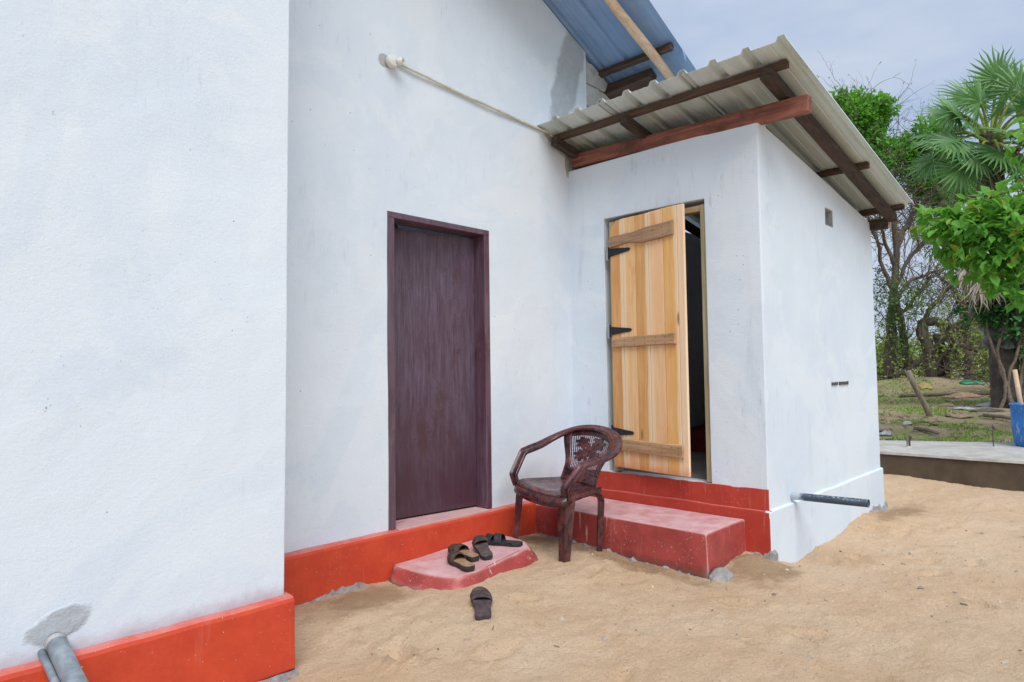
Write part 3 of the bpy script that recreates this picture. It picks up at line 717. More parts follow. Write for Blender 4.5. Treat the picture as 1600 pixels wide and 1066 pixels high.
slab_top = [(2.47, 3.385), (2.46, 3.30), (2.485, 3.15), (2.52, 2.98), (2.56, 2.905), (2.68, 2.89), (2.813, 2.912), (3.05, 2.95), (3.239, 2.986), (3.31, 3.08), (3.345, 3.24), (3.33, 3.385)]
slab_bot = [(2.42, 3.385), (2.405, 3.30), (2.41, 3.10), (2.47, 2.95), (2.53, 2.87), (2.66, 2.84), (2.82, 2.855), (3.05, 2.86), (3.25, 2.885), (3.375, 3.0), (3.41, 3.2), (3.395, 3.385)]
chunk('doorstep_slab', m_stepred, slab_top, slab_bot, .072, -.05, .010, 'low faded pink-red doorstep slab with sandals on it', 'doorstep', 4, .02)
for v in bpy.data.objects['doorstep_slab'].data.vertices:
    if v.co.z > -.03: v.co.z -= .027*(1-sstep(2.5, 3.2, v.co.x))*(v.co.z+.03)/.10
# ------------------------------------------------------------------ pipes
m_pvc = flat('white_pvc', (.78, .79, .74), .4, .12, 9); m_pvcg = flat('aged_pvc', (.60, .62, .47), .45, .15, 9, c2=(.74, .74, .66))
m_gpipe = flat('grey_pvc', (.21, .25, .29), .38, .3, 14, c2=(.30, .34, .38)); 
cond = thing('conduit_pipe', 'thin white conduit pipe running along the gable wall to the zinc roof', 'pipe', (2.5, YM, 3.19))
mb = MB(); mb.tube([(2.545+(4.335-2.545)*i/16, YM-.016-.003*math.sin(i), 3.197-.094*(i/16)**1.0-.012*math.sin(math.pi*i/16)) for i in range(17)], .0098, 10); mb.build('pipe', m_pvcg, cond, smooth=True)
mb = MB(); mb.lathe([(.0, -.028), (.030, -.028), (.040, -.014), (.041, .006), (.036, .022), (.0, .026)], 20); 
Mx = Matrix.Translation((2.492, YM-.028, 3.186)) @ Matrix.Rotation(R(90), 4, 'X'); mb.v = [tuple(Mx @ Vector(v)) for v in mb.v]; mb.build('elbow_box', m_pvc, cond, smooth=True, bevel=.002)
d = Vector((.35, -.9, -.05)).normalized(); a = Vector((2.520, YM-.040, 3.186))
mb = MB(); mb.tube([a, a+d*.05], .021, 16, False); mb.tube([a+d*.05, a], .0165, 16, False)
n_ = 16; mb.build('spout', m_pvc, cond, smooth=True, solid=.002)
mb = MB(); mb.tube([a+d*.012, a+d*.014], .016, 14); mb.build('bore', m_slot, cond)
# drain pair at the wing
dp = thing('drain_pipe', 'pair of grey drain pipes, one thick and one thin, leaving the wing wall', 'pipe', (.62, YL, .29))
a = Vector((.605, YL+.03, .288)); d = Vector((.03, -.80, -.26)).normalized()
mb = MB(); mb.tube([a, a+d*.15, a+d*.95], .030, 24, False); mb.build('thick_pipe', m_gpipe, dp, smooth=True, solid=.005)
a2 = Vector((.565, YL+.03, .264)); mb = MB(); mb.tube([a2, a2+d*.15, a2+d*.95], .0115, 16, False); mb.build('thin_pipe', m_gpipe, dp, smooth=True, solid=.003)
mb = MB(); mb.tube([a+d*.030, a+d*.05], [.035, .033], 20); mb.build('mortar_collar', m_vent, dp)
# blue drain on the annex, spattered with whitewash
g = NG('blue_pipe_spattered'); p = g.pos(); nz = g.sep(g.n('ShaderNodeNewGeometry').outputs['Normal'])[2]
w = g.math('MULTIPLY', g.ramp(g.noise(p, 90, 4, .7), .52, .62, 0, .7), g.ramp(nz, .1, .8)); w = g.math('MAXIMUM', w, g.ramp(g.math('ADD', g.sep(p)[1], g.math('MULTIPLY', g.noise(p, 30, 4), .08)), YC-.06, YC-.01))
m_bpipe = g.fin(g.mix(w, (.045, .070, .105), (.60, .64, .68)), .45, spec=.4)
bp = thing('drain_pipe', 'dark blue drain pipe spattered with whitewash, sticking out of the annex side', 'pipe', (4.68, YC, .32))
mb = MB(); mb.tube([(4.672, YC+.05, .326), (4.672, 1.60, .331), (4.672, 1.352, .336)], .0235, 20, False); mb.build('pipe', m_bpipe, bp, smooth=True, solid=.004)

# ------------------------------------------------------------------ chair
g = NG('maroon_plastic'); p = g.pos(True)
n1 = g.noise(g.mapv(p, (1, 1, .8)), 9, 5, .65, 1.6)
c = g.mix(g.ramp(n1, .36, .66), (.030, .014, .018), (.150, .045, .046)); c = g.mix(g.ramp(g.noise(p, 5, 4, .6, 1), .55, .75, 0, .55), c, (.23, .115, .125))
c = g.mix(g.math('MULTIPLY', g.specks(p, 60, .12, .10), .35), c, (.45, .35, .35))
m_ch = g.fin(c, g.ramp(g.noise(p, 14, 4), .3, .7, .18, .36), g.bump(g.noise(p, 60, 3), .06, .002), spec=.6)
chair = thing('plastic_chair', 'maroon marbled plastic armchair with perforated floral back in front of the step', 'chair', (3.545, 2.955, .012))
chair.rotation_euler = (R(-4.0), 0, R(173))
def cpart(mb, name, smooth=True, sub=0, bevel=0, par=None, solid=0):
    o = mb.build(name, m_ch, None, smooth, bevel, solid, None, sub); o.parent = par or chair; return o
def catmull(P, n=8):
    P = [Vector(p) for p in P]; out = []
    for i in range(len(P)-1):
        p0, p1, p2, p3 = P[max(i-1, 0)], P[i], P[i+1], P[min(i+2, len(P)-1)]
        for k in range(n):
            t = k/n; out.append(.5*((2*p1)+(p2-p0)*t+(2*p0-5*p1+4*p2-p3)*t*t+(3*p1-p0-3*p2+p3)*t**3))
    return out+[P[-1]]
SH = .425
# arm and rim band, one continuous piece
half = [(.210, .238, .400), (.226, .250, .452), (.228, .252, .466), (.222, .256, .482), (.140, .283, .584), (.122, .286, .602), (.104, .288, .610), (.04, .294, .622), (-.05, .302, .640), (-.15, .296, .677), (-.228, .244, .722), (-.272, .140, .764), (-.288, 0, .780)]
path = catmull(half+[(x, -y, z) for x, y, z in half[-2::-1]], 7)
NP = len(path)
def bandprof(i):
    t = abs(i/(NP-1)*2-1)        # 1 at the fronts, 0 at the back
    w = .031+.010*sstep(.70, .35, t) if t > .35 else .041
    h = .0095
    return [(-w, -h*1.6), (-w*.92, h*.2), (-w*.70, h), (w*.55, h*1.1), (w*.92, h*.5), (w*1.05, -h*.6), (w*1.08, -h*2.6), (w*.96, -h*2.6), (w*.90, -h*.9), (-w*.90, -h*.9), (-w*.90, -h*1.6)]
def bandhint(i):
    q = path[i]; t = abs(i/(NP-1)*2-1)
    out = Vector((-.05+q.x*(.9 if q.x < 0 else .0), q.y, 0))
    return out.normalized() if out.length > 1e-5 else Vector((-1, 0, 0))
mb = MB(); mb.sweep(path, bandprof, bandhint); cpart(mb, 'armrest_band')
# seat
def seat_w(x): return .190+.058*sstep(-.15, .17, x)
mb = MB(); NX, NY = 22, 24
def seat_pt(i, j):
    u, v = i/NX, j/NY*2-1
    x = -.150+.372*u; w = seat_w(x)
    xf = x+(.035*(1-v*v)*sstep(.55, 1, u)); y = w*v
    z = SH-.018*(1-v*v)*math.sin(math.pi*min(1, u*1.05))+.010*abs(v)**4-.022*sstep(.86, 1, u)-.010*(1-u)
    return Vector((xf, y, z))
for i in range(NX+1):
    for j in range(NY+1): mb.v.append(tuple(seat_pt(i, j)))
mb.f = [(i*(NY+1)+j, (i+1)*(NY+1)+j, (i+1)*(NY+1)+j+1, i*(NY+1)+j+1) for i in range(NX) for j in range(NY)]
seat = cpart(mb, 'seat', solid=.006)
# apron round the seat
rim = [seat_pt(0, j) for j in range(NY, -1, -3)]+[seat_pt(i, 0) for i in range(2, NX+1, 2)]+[seat_pt(NX, j) for j in range(2, NY+1, 2)]+[seat_pt(i, NY) for i in range(NX-2, -1, -2)]
mb = MB(); ctr = Vector((0, 0, 0)); rings = []
for q in rim:
    o2 = Vector((q.x, q.y, 0)).normalized()*.008; fr_ = sstep(.05, .25, q.x); dep = .040+.030*fr_*(1-(q.y/.26)**2*.35)
    rings.append([q+o2+Vector((0, 0, .001)), q+o2*1.6+Vector((0, 0, -dep)), q+o2*.9+Vector((0, 0, -dep)), q+o2*.3+Vector((0, 0, -.004))])
mb.loft(rings+[rings[0]], False); cpart(mb, 'apron', par=seat)
# legs: folded plates with a central ridge
def leg(name, top, bot, w0, w1, out):
    mb = MB(); rings = []; o_ = Vector(out).normalized(); sd = Vector((-o_.y, o_.x, 0)); n = 8
    for i in range(n+1):
        t = i/n; c_ = Vector(top).lerp(Vector(bot), t); w = w0+(w1-w0)*t
        if isinstance(name, str) and name == 'b': c_ += o_*.035*math.sin(math.pi*min(1, t*2.2))*(1 if t < .45 else 0)
        pr = [(-w, -w*.62), (-w*.42, -.004), (-.006, .003), (0, .009), (.006, .003), (w*.42, -.004), (w, -w*.62), (w*.86, -w*.70), (w*.32, -.016), (0, -.012), (-w*.32, -.016), (-w*.86, -w*.70)]
        rings.append([c_+sd*a+o_*b for a, b in pr])
    mb.loft(rings); return cpart(mb, 'leg', smooth=False, bevel=.002)
for s in (1, -1):
    leg('f', (.214, s*.236, SH-.006), (.226, s*.250, -.01), .060, .037, (.80, s*.60, 0))
    # rear leg: shoulder then a straight drop
    P_ = catmull([(-.080, s*.172, SH-.035), (-.125, s*.178, SH-.050), (-.152, s*.182, SH-.085), (-.158, s*.183, SH-.14), (-.156, s*.184, -.01)], 4)
    mb = MB(); NL = len(P_)
    def lp(i):
        w = .043-.016*i/(NL-1); return [(-w, -.011), (-w*.3, .004), (0, .010), (w*.3, .004), (w, -.011), (w*.8, -.020), (0, -.006), (-w*.8, -.020)]
    mb.sweep(P_, lp, lambda i: (0, 1, 0)); cpart(mb, 'leg', smooth=False, bevel=.002)
# back: shield frame and perforated panel
def back_pt(u, v):                       # u -1..1 across, v 0..1 up
    x = -.138-.142*v-.012*math.sin(math.pi*v); w = .172+.072*sstep(.25, 1, v)-.006*math.sin(math.pi*min(1, v*1.6))
    return Vector((x+.060*u*u*(.3+.7*v), w*u, .415+.356*v-.050*u*u*v*v))
def back_strip(u0, u1, v0, v1, nu, nv, name, off=.004):
    mb = MB(); top = []; bo = []
    for i in range(nu+1):
        for j in range(nv+1):
            q = back_pt(u0+(u1-u0)*i/nu, v0+(v1-v0)*j/nv); mb.v.append(tuple(q))
    mb.f = [(i*(nv+1)+j, (i+1)*(nv+1)+j, (i+1)*(nv+1)+j+1, i*(nv+1)+j+1) for i in range(nu) for j in range(nv)]
    return mb
back = cpart(back_strip(-1, 1, 0, .26, 16, 5, 'b'), 'backrest', solid=.007)
for s in (1, -1): cpart(back_strip(s*.76, s*1.0, .20, .99, 3, 20, 'b'), 'stay', solid=.010, par=back)
cpart(back_strip(-.80, .80, .90, .99, 16, 3, 'b'), 'top_rail', solid=.009, par=back)
mb = MB(); NU, NV = 21, 25
for i in range(NU):
    for j in range(NV):
        ua, ub = -.76+1.52*i/NU, -.76+1.52*(i+1)/NU; va, vb = .22+.70*j/NV, .22+.70*(j+1)/NV
        k = .17; ia, ib, ja, jb = ua+(ub-ua)*k, ub-(ub-ua)*k, va+(vb-va)*k, vb-(vb-va)*k
        o_ = [(ua, va), (ub, va), (ub, vb), (ua, vb)]; q_ = [(ia, ja), (ib, ja), (ib, jb), (ia, jb)]
        b0 = len(mb.v); mb.v += [tuple(back_pt(*t)) for t in o_+q_]
        mb.f += [(b0, b0+1, b0+5, b0+4), (b0+1, b0+2, b0+6, b0+5), (b0+2, b0+3, b0+7, b0+6), (b0+3, b0, b0+4, b0+7)]
cpart(mb, 'perforated_panel', smooth=False, solid=.003, par=back)
for (u, v, r_) in ((-.34, .75, .046), (.32, .77, .048), (0, .60, .050), (-.40, .50, .042), (.40, .50, .044), (0, .37, .040)):
    mb = MB()
    for k in range(6):
        a = k*math.pi/3+u; pet = []
        for t in range(8):
            b = t*math.pi/4; pr, pt_ = r_*(.55+.42*math.cos(b)), r_*.27*math.sin(b)
            du_, dv_ = (pr*math.cos(a)-pt_*math.sin(a))/.15, (pr*math.sin(a)+pt_*math.cos(a))/.352
            q = back_pt(u+du_, v+dv_); pet.append(q)
        mb.loft([[q+Vector((-.004, 0, 0)) for q in pet], [q+Vector((.006, 0, 0)) for q in pet]])
    cq = back_pt(u, v); mb.loft([[cq+Vector((dx, math.cos(t*math.pi/4)*r_*.22, math.sin(t*math.pi/4)*r_*.22)) for t in range(8)] for dx in (-.003, .009)])
    cpart(mb, 'flower', smooth=False, par=back)

# ------------------------------------------------------------------ sandals
def leather(name, c, c2, rough=.7): return flat(name, c, rough, .35, 30, .3, 0, .3, c2)
m_brown = leather('brown_leather', (.075, .050, .040), (.115, .085, .070)); m_tan = leather('tan_insole', (.38, .23, .12), (.46, .30, .17)); m_sole = leather('dark_sole', (.035, .034, .036), (.06, .058, .058))
m_black = leather('black_rubber', (.020, .024, .030), (.045, .050, .055), .5); m_dkin = leather('worn_insole', (.085, .062, .058), (.14, .11, .105)); m_pur = leather('dusty_maroon_rubber', (.075, .050, .056), (.115, .085, .090))
def foot_w(t):   # half width along the sole, t 0 heel .. 1 toe
    P = [(0, .018), (.03, .028), (.12, .035), (.3, .033), (.45, .034), (.65, .046), (.8, .046), (.92, .035), (.98, .02), (1, .008)]
    for (a, b), (c_, d_) in zip(P[:-1], P[1:]):
        if t <= c_: return b+(d_-b)*(t-a)/(c_-a)
    return .008
def sandal(name, label, heel, toe, L_, ms, mi, mu, straps, tilt=0, flip=1, rollx=0, th=.022, toecap=False, wide=1.08):
    heel, toe = Vector(heel), Vector(toe); d = toe-heel; az = math.atan2(d.y, d.x); c0 = (heel+toe)/2
    t_ = thing(name, label, 'sandal', c0, 'sandals left at the maroon door'); t_.rotation_euler = (R(rollx), -math.asin(max(-.9, min(.9, d.z/d.length)))+R(tilt), az)
    t_.rotation_mode = 'XYZ'
    N = 26
    def outl(k, z):
        k *= wide
        pts = []
        for i in range(N+1): t = i/N; pts.append(Vector(((t-.5)*L_, (foot_w(t)*k+flip*.006*math.sin(t*math.pi*1.2)), z+.012*sstep(.75, 1, t))))
        for i in range(N, -1, -1): t = i/N; pts.append(Vector(((t-.5)*L_, (-foot_w(t)*k+flip*.006*math.sin(t*math.pi*1.2)), z+.012*sstep(.75, 1, t))))
        return pts
    def part(mb, n_, m_, **k):
        o = mb.build(n_, m_, None, True, k.get('bevel', 0), k.get('solid', 0)); o.parent = t_; return o
    def capped(zs, ks):
        mb = MB(); rings = [outl(k, z) for k, z in zip(ks, zs)]; mb.loft(rings, False)
        for ri, rv in ((0, True), (len(rings)-1, False)):
            r_ = rings[ri]; m_ = len(r_)
            mb.add(r_, [((i, m_-1-i, m_-2-i, i+1) if rv else (i, i+1, m_-2-i, m_-1-i)) for i in range(N)])
        return mb
    part(capped([0, .003, th-.003, th], [.95, 1.0, 1.02, 1.0]), 'sole', ms, bevel=.0015)
    part(capped([th+.0006, th+.003], [.93, .90]), 'insole', mi)
    for (ta, tb, hh) in straps:
        mb = MB(); n1, n2 = 7, 16
        for i in range(n1+1):
            t = ta+(tb-ta)*i/n1; w = foot_w(t)*1.01*wide; x = (t-.5)*L_; arch = hh*(1 if not toecap or t < .75 else max(.35, 1-(t-.75)*2.2))
            for j in range(n2+1):
                a = math.pi*j/n2; y = w*math.cos(a); z = th*.55+arch*(math.sin(a)**.75)
                mb.v.append((x-.010*math.sin(a)*(1 if ta > .5 else -1), y+flip*.006*math.sin(t*math.pi*1.2), z+.012*sstep(.75, 1, t)))
        mb.f = [(i*(n2+1)+j, (i+1)*(n2+1)+j, (i+1)*(n2+1)+j+1, i*(n2+1)+j+1) for i in range(n1) for j in range(n2)]
        part(mb, 'strap', mu, solid=.004)
    return t_
GS = 'sandals left at the maroon door'
sandal('sandal', 'brown sandal with tan insole nearest the slab edge', (2.660, 2.915, .056), (2.740, 3.170, .056), .285, m_sole, m_tan, m_brown, [(.50, .66, .050), (.70, .93, .048)], 0, 1, 0, .026, True)
sandal('sandal', 'brown sandal with tan insole against the plinth, behind its pair', (2.805, 3.030, .060), (2.845, 3.290, .060), .280, m_sole, m_tan, m_brown, [(.50, .66, .050), (.70, .93, .048)], 0, -1, 0, .026, True)
sandal('sandal', 'dirty dark brown sandal tipped up in the middle of the slab', (2.865, 2.975, .066), (3.005, 3.215, .115), .285, m_sole, m_dkin, m_brown, [(.62, .93, .040)], 0, 1, -8, .020, True)
sandal('sandal', 'black two-strap sandal at the chair end of the slab', (3.200, 3.015, .073), (3.100, 3.270, .073), .280, m_black, m_black, m_black, [(.44, .62, .056), (.74, .90, .042)], 0, 1, 0, .022)
g0 = gzn(2.35, 2.50)
sandal('sandal', 'dusty dark maroon slipper lying alone on the sand', (2.285, 2.420, g0+.004), (2.468, 2.632, g0+.050), .280, m_pur, m_pur, m_pur, [(.58, .84, .034)], 0, -1, 3, .024, True, 1.18)

# ------------------------------------------------------------------ small stones and flakes on the sand
rs = random.Random(11); mb = MB()
for i in range(330):
    x = rs.uniform(1.7, 6.5); y = rs.uniform(.3, 3.0)
    if y > 1.75 and x > 3.65: continue
    if 2.3 < x < 3.4 and y > 2.72: continue
    r_ = rs.uniform(.003, .008)*(1+rs.random()**6*1.6); z = gzn(x, y)
    ring = [[Vector((x+r_*k*math.cos(t*1.2566+i)*rs.uniform(.7, 1.2), y+r_*k*math.sin(t*1.2566+i)*rs.uniform(.7, 1.2), z+dz*r_)) for t in range(5)] for k, dz in ((1., -.4), (.9, .35), (.4, .7))]
    mb.loft(ring)
for i in range(30):
    x = rs.uniform(1.8, 6.8); y = rs.uniform(.2, 2.6)
    if y > 1.65 and x > 3.6: continue
    a = rs.uniform(0, 6.28); l_ = rs.uniform(.006, .022); w_ = rs.uniform(.002, .004); z = gzn(x, y)+.003; ca_, sa_ = math.cos(a), math.sin(a)
    mb.loft([[Vector((x+ca_*l_*t-sa_*w_*k_, y+sa_*l_*t+ca_*w_*k_, z+h_)) for k_, h_ in ((-1, -.004), (1, -.004), (.6, .005), (-.6, .005))] for t in (-1, 0, 1)])
g = NG('pebble'); ri = g.n('ShaderNodeNewGeometry').outputs['Random Per Island']; m_peb = g.fin(g.mix(ri, (.16, .12, .09), (.62, .56, .48)), .9)
struct(mb.build('pebbles', m_peb), 'stuff')

# ------------------------------------------------------------------ foundation slab behind the annex, with bent rods
m_ftop = cement('weathered_concrete', (.55, .53, .49), (.38, .36, .33), 5, .5); m_wet = cement('brown_cement_face', (.135, .100, .068), (.085, .064, .045), 3, .35)
fnd = thing('foundation', 'long low unfinished concrete foundation behind the annex', 'foundation', (8.6, 1, 0))
mb = MB(); mb.box((8.02, -6, -.15), (9.35, 6, .262)); mb.build('face', m_wet, fnd, bevel=.01)
mb = MB(); rings = []
for i in range(61):
    y = -6+i*.2; w1 = .02*fbm(y, 0, 0, 1.1); w2 = .05*fbm(y, 5, 0, .9)
    xb = 9.22+max(-.2, min(2.2, (2.44-y)*.47))
    rings.append([Vector((8.005+w1, y, .258)), Vector((8.01+w1, y, .284+w1*.2)), Vector((xb+w2, y, .288)), Vector((xb+.05+w2, y, .12))])
mb.loft(rings); mb.build('top', m_ftop, fnd)
m_rust = flat('rusty_steel', (.13, .10, .085), .8, .35, 30)
for i, (x, y, h_, lab) in enumerate(((8.60, 2.05, .13, 'short bent rusty rods tied together on the foundation near the annex'), (9.06, 1.33, .26, 'tall thin rusty rod standing up from the foundation near the blue barrel'))):
    rb_ = thing('steel_rod', lab, 'rod', (x, y, .285), 'rods standing in the foundation')
    for k in range(3 if i == 0 else 1):
        a = k*2.1; mb = MB(); mb.tube([(x+.02*math.cos(a), y+.02*math.sin(a), .25), (x+.015*math.cos(a+1), y+.012*math.sin(a), .285+h_*.5), (x+.05*math.cos(a)*(1 if i == 0 else .2), y+.04*math.sin(a), .285+h_)], .006, 6); mb.build('rod', m_rust, rb_)
    mb = MB(); mb.tube([(x-.04, y+.03, .285+h_*.8), (x, y, .285+h_*.95), (x+.04, y-.02, .285+h_*.75)], .008, 6); mb.build('hook', m_rust, rb_)
    mb = MB(); mb.tube([(x, y, .27), (x, y, .30)], [.05, .02], 8); mb.build('mortar_collar', m_ftop, rb_)

# ------------------------------------------------------------------ barrel with a stick, far tank, leaning post
g = NG('blue_plastic_spattered'); p = g.pos()
w = g.ramp(g.noise(g.mapv(p, (20, 20, 5)), 1.2, 5, .7), .55, .68)
m_blu = g.fin(g.mix(w, (.022, .19, .56), (.46, .56, .66)), .45, spec=.4)
bx_, by_, bz_ = 9.513, 0.926, .287
bar = thing('blue_barrel', 'cut-down blue plastic barrel standing on the foundation at the right edge', 'barrel', (bx_, by_, bz_))
mb = MB(); n = 40; rings = [[Vector((bx_+r_*math.cos(2*math.pi*k/n), by_+r_*math.sin(2*math.pi*k/n), bz_+z)) for k in range(n)] for r_, z in ((.0, .0), (.25, 0), (.272, .03), (.288, .20), (.298, .24), (.290, .26), (.296, .45), (.306, .462), (.306, .478), (.284, .478), (.280, .44), (.268, .05), (0, .04))]
mb.loft(rings, False); mb.build('drum', m_blu, bar, smooth=True)
mb = MB(); mb.tube([(bx_+.12, by_+.16, bz_+.05), (bx_+.04, by_+.20, bz_+.45), (bx_-.01, by_+.235, bz_+.86)], [.027, .026, .024], 10)
tag(mb.build('wooden_stick', m_pole, smooth=True), 'pale wooden stick standing upright in the blue barrel', 'stick')
tank = thing('water_tank', 'distant blue water tank just beyond the far edge of the annex', 'tank', (33.0, 8.95, .6))
m_tank = flat('blue_tank', (.03, .14, .50), .4, .15, 4)
mb = MB(); mb.lathe([(0, .62), (.40, .62), (.42, .66), (.42, .80), (.435, .82), (.42, .84), (.42, .98), (.435, 1.0), (.42, 1.02), (.42, 1.14), (.30, 1.22), (.12, 1.24), (.12, 1.28), (0, 1.28)], 28, (33.0, 8.95, .6)); mb.build('tank_body', m_tank, tank, smooth=True)
mb = MB(); mb.box((32.5, 8.45, .4), (33.5, 9.45, 1.2)); mb.build('stand', m_ftop, tank, bevel=.02)
m_log = wood('grey_log', (.34, .29, .23), (.20, .165, .13), 2, .8, False, .85, .15)
mb = MB(); mb.tube([(12.50, 2.62, .27), (12.42, 2.70, .55), (12.28, 2.82, .90), (12.20, 2.88, 1.12)], [.05, .045, .042, .045], 10)
tag(mb.build('leaning_post', m_log, smooth=True), 'weathered grey post leaning to the left on the grass', 'post')
m_fall = wood('fallen_wood', (.30, .24, .19), (.17, .13, .10), 0, .8, False, .9, .1)
def stick(a, b, r_, lab):
    a, b = Vector(a), Vector(b); mb = MB(); mid = (a+b)/2+Vector((0, 0, .02)); mb.tube([a, mid, b], [r_, r_*.95, r_*.8], 8); tag(mb.build('fallen_branch', m_fall, smooth=True), lab, 'branch', 'wood lying on the grass')
def on(x, y, dz=0): return (x, y, gz(x, y)+dz)
stick(on(10.85, 2.50, .03), on(10.50, 2.15, .03), .028, 'short broken log lying just behind the foundation')
stick(on(12.6, 1.95, .04), on(11.9, 1.35, .05), .03, 'thin pole lying behind the blue barrel')
stick(on(16.6, 4.1, .03), on(17.6, 2.2, .03), .035, 'long thin stick lying across the dirt below the mound')
stick(on(15.6, 2.1, .03), on(15.9, 1.2, .04), .05, 'dark branch lying by the foot of the palm')
# scraps of plastic and sacking
def scrap(x, y, sx, sy, rz, h_, mat, lab, seed, cat='litter'):
    mb = MB(); n = 9
    for i in range(n+1):
        for j in range(n+1):
            u, v = i/n*2-1, j/n*2-1; k = 1+.35*noise.noise(Vector((u*1.3, v*1.3, seed)))
            px, py = u*sx*k, v*sy*k; X, Y = x+px*math.cos(rz)-py*math.sin(rz), y+px*math.sin(rz)+py*math.cos(rz)
            z = gz(X, Y)+.012+h_*(max(0, 1-u*u)*max(0, 1-v*v))**.6*(.65+.6*noise.noise(Vector((u*2.6, v*2.6, seed+3))))
            mb.v.append((X, Y, z))
    mb.f = [(i*(n+1)+j, (i+1)*(n+1)+j, (i+1)*(n+1)+j+1, i*(n+1)+j+1) for i in range(n) for j in range(n)]
    tag(mb.build('litter', mat, smooth=True, solid=.004), lab, cat, 'scraps strewn over the grass')
mY = flat('yellow_sack', (.46, .34, .12), .8, .3, 8); mT = flat('tan_sack', (.50, .33, .20), .85, .25, 8); mG = flat('green_sheet', (.04, .25, .14), .5, .3, 6)
mW = flat('pale_plastic', (.42, .45, .48), .5, .25, 10); mD = flat('dark_scrap', (.10, .09, .09), .8, .4, 8); mB = flat('cardboard', (.36, .25, .17), .85, .3, 8)
scrap(18.2, 3.95, .26, .13, .4, .08, mY, 'yellow sack lying on the dirt mound', 1)
scrap(17.5, 3.92, .15, .08, .8, .04, mY, 'small ochre scrap just below the yellow sack', 2)
scrap(16.9, 2.98, .36, .18, -.6, .11, mT, 'crumpled tan sack lying before the palm', 3)
scrap(18.9, 3.15, .24, .12, -.9, .10, mG, 'crumpled green plastic sheet at the foot of the bushes', 4)
scrap(14.9, 2.88, .20, .12, .2, .06, mB, 'flattened brown cardboard on the grass below the tan sack', 5)
scrap(15.1, 2.25, .22, .13, -.5, .07, mW, 'white plastic scrap on the grass near the palm', 6)
scrap(13.6, 2.05, .24, .10, -.8, .06, mD, 'dark crumpled scrap on the grass left of the barrel', 7)
scrap(12.6, 2.30, .20, .13, .9, .05, mB, 'small brown scrap on the grass beside the leaning post', 8)
scrap(11.5, 2.75, .12, .06, .3, .04, mW, 'torn white wrapper on the grass near the annex', 9)
scrap(10.25, 2.72, .09, .07, 0, .07, mW, 'pale plastic bag behind the foundation against the annex edge', 10)
scrap(14.0, 2.45, .14, .10, 1.1, .05, mW, 'little white scrap between the cardboard and the palm', 12)

# ------------------------------------------------------------------ leaf litter, chips and grass
rg = random.Random(31); mb = MB()
for i in range(1500):
    x = 9.6+rg.random()**1.2*9.5; y = rg.uniform(-.8, 5.2)*(x/14)+.2; z = gzn(x, y)+.012; a = rg.uniform(0, 6.28); l_ = rg.uniform(.015, .05)*(1+2*rg.random()**8); w = l_*rg.uniform(.25, .7)
    ca_, sa_ = math.cos(a), math.sin(a); t_ = rg.uniform(-.3, .6)*l_
    mb.add([(x-ca_*l_, y-sa_*l_, z), (x-sa_*w, y+ca_*w, z+.006), (x+ca_*l_, y+sa_*l_, z+abs(t_)), (x+sa_*w, y-ca_*w, z+.002)], [(0, 1, 2), (0, 2, 3)])
g = NG('dry_litter'); ri = g.n('ShaderNodeNewGeometry').outputs['Random Per Island']; c = g.mix(ri, (.10, .065, .045), (.36, .27, .19)); c = g.mix(g.ramp(ri, .90, .95), c, (.55, .55, .53)); m_lit = g.fin(c, .9)
struct(mb.build('leaf_litter', m_lit), 'stuff')
rg = random.Random(21); mb = MB()
for i in range(16000):
    x = 9.7+rg.random()**1.3*9.5; y = rg.uniform(-.8, 5.2)*(x/14)+.2
    if fbm(x, y, 0, .8, 4) < -.05+.30*rg.random(): continue
    z = gz(x, y); hgt = rg.uniform(.02, .06)
    for k in range(2):
        a = rg.uniform(0, 6.28); w = rg.uniform(.006, .012); bx, by = math.cos(a), math.sin(a); lean = rg.uniform(.2, .9)*hgt
        ox, oy = rg.uniform(-.03, .03), rg.uniform(-.03, .03)
        mb.add([(x+ox-by*w, y+oy+bx*w, z), (x+ox+by*w, y+oy-bx*w, z), (x+ox+bx*lean, y+oy+by*lean, z+hgt)], [(0, 1, 2)])
m_grass = leafmat('grass_blades', (.32, .47, .09), (.17, .33, .06), .3, .6, (.40, .33, .14))
struct(mb.build('grass', m_grass), 'stuff')

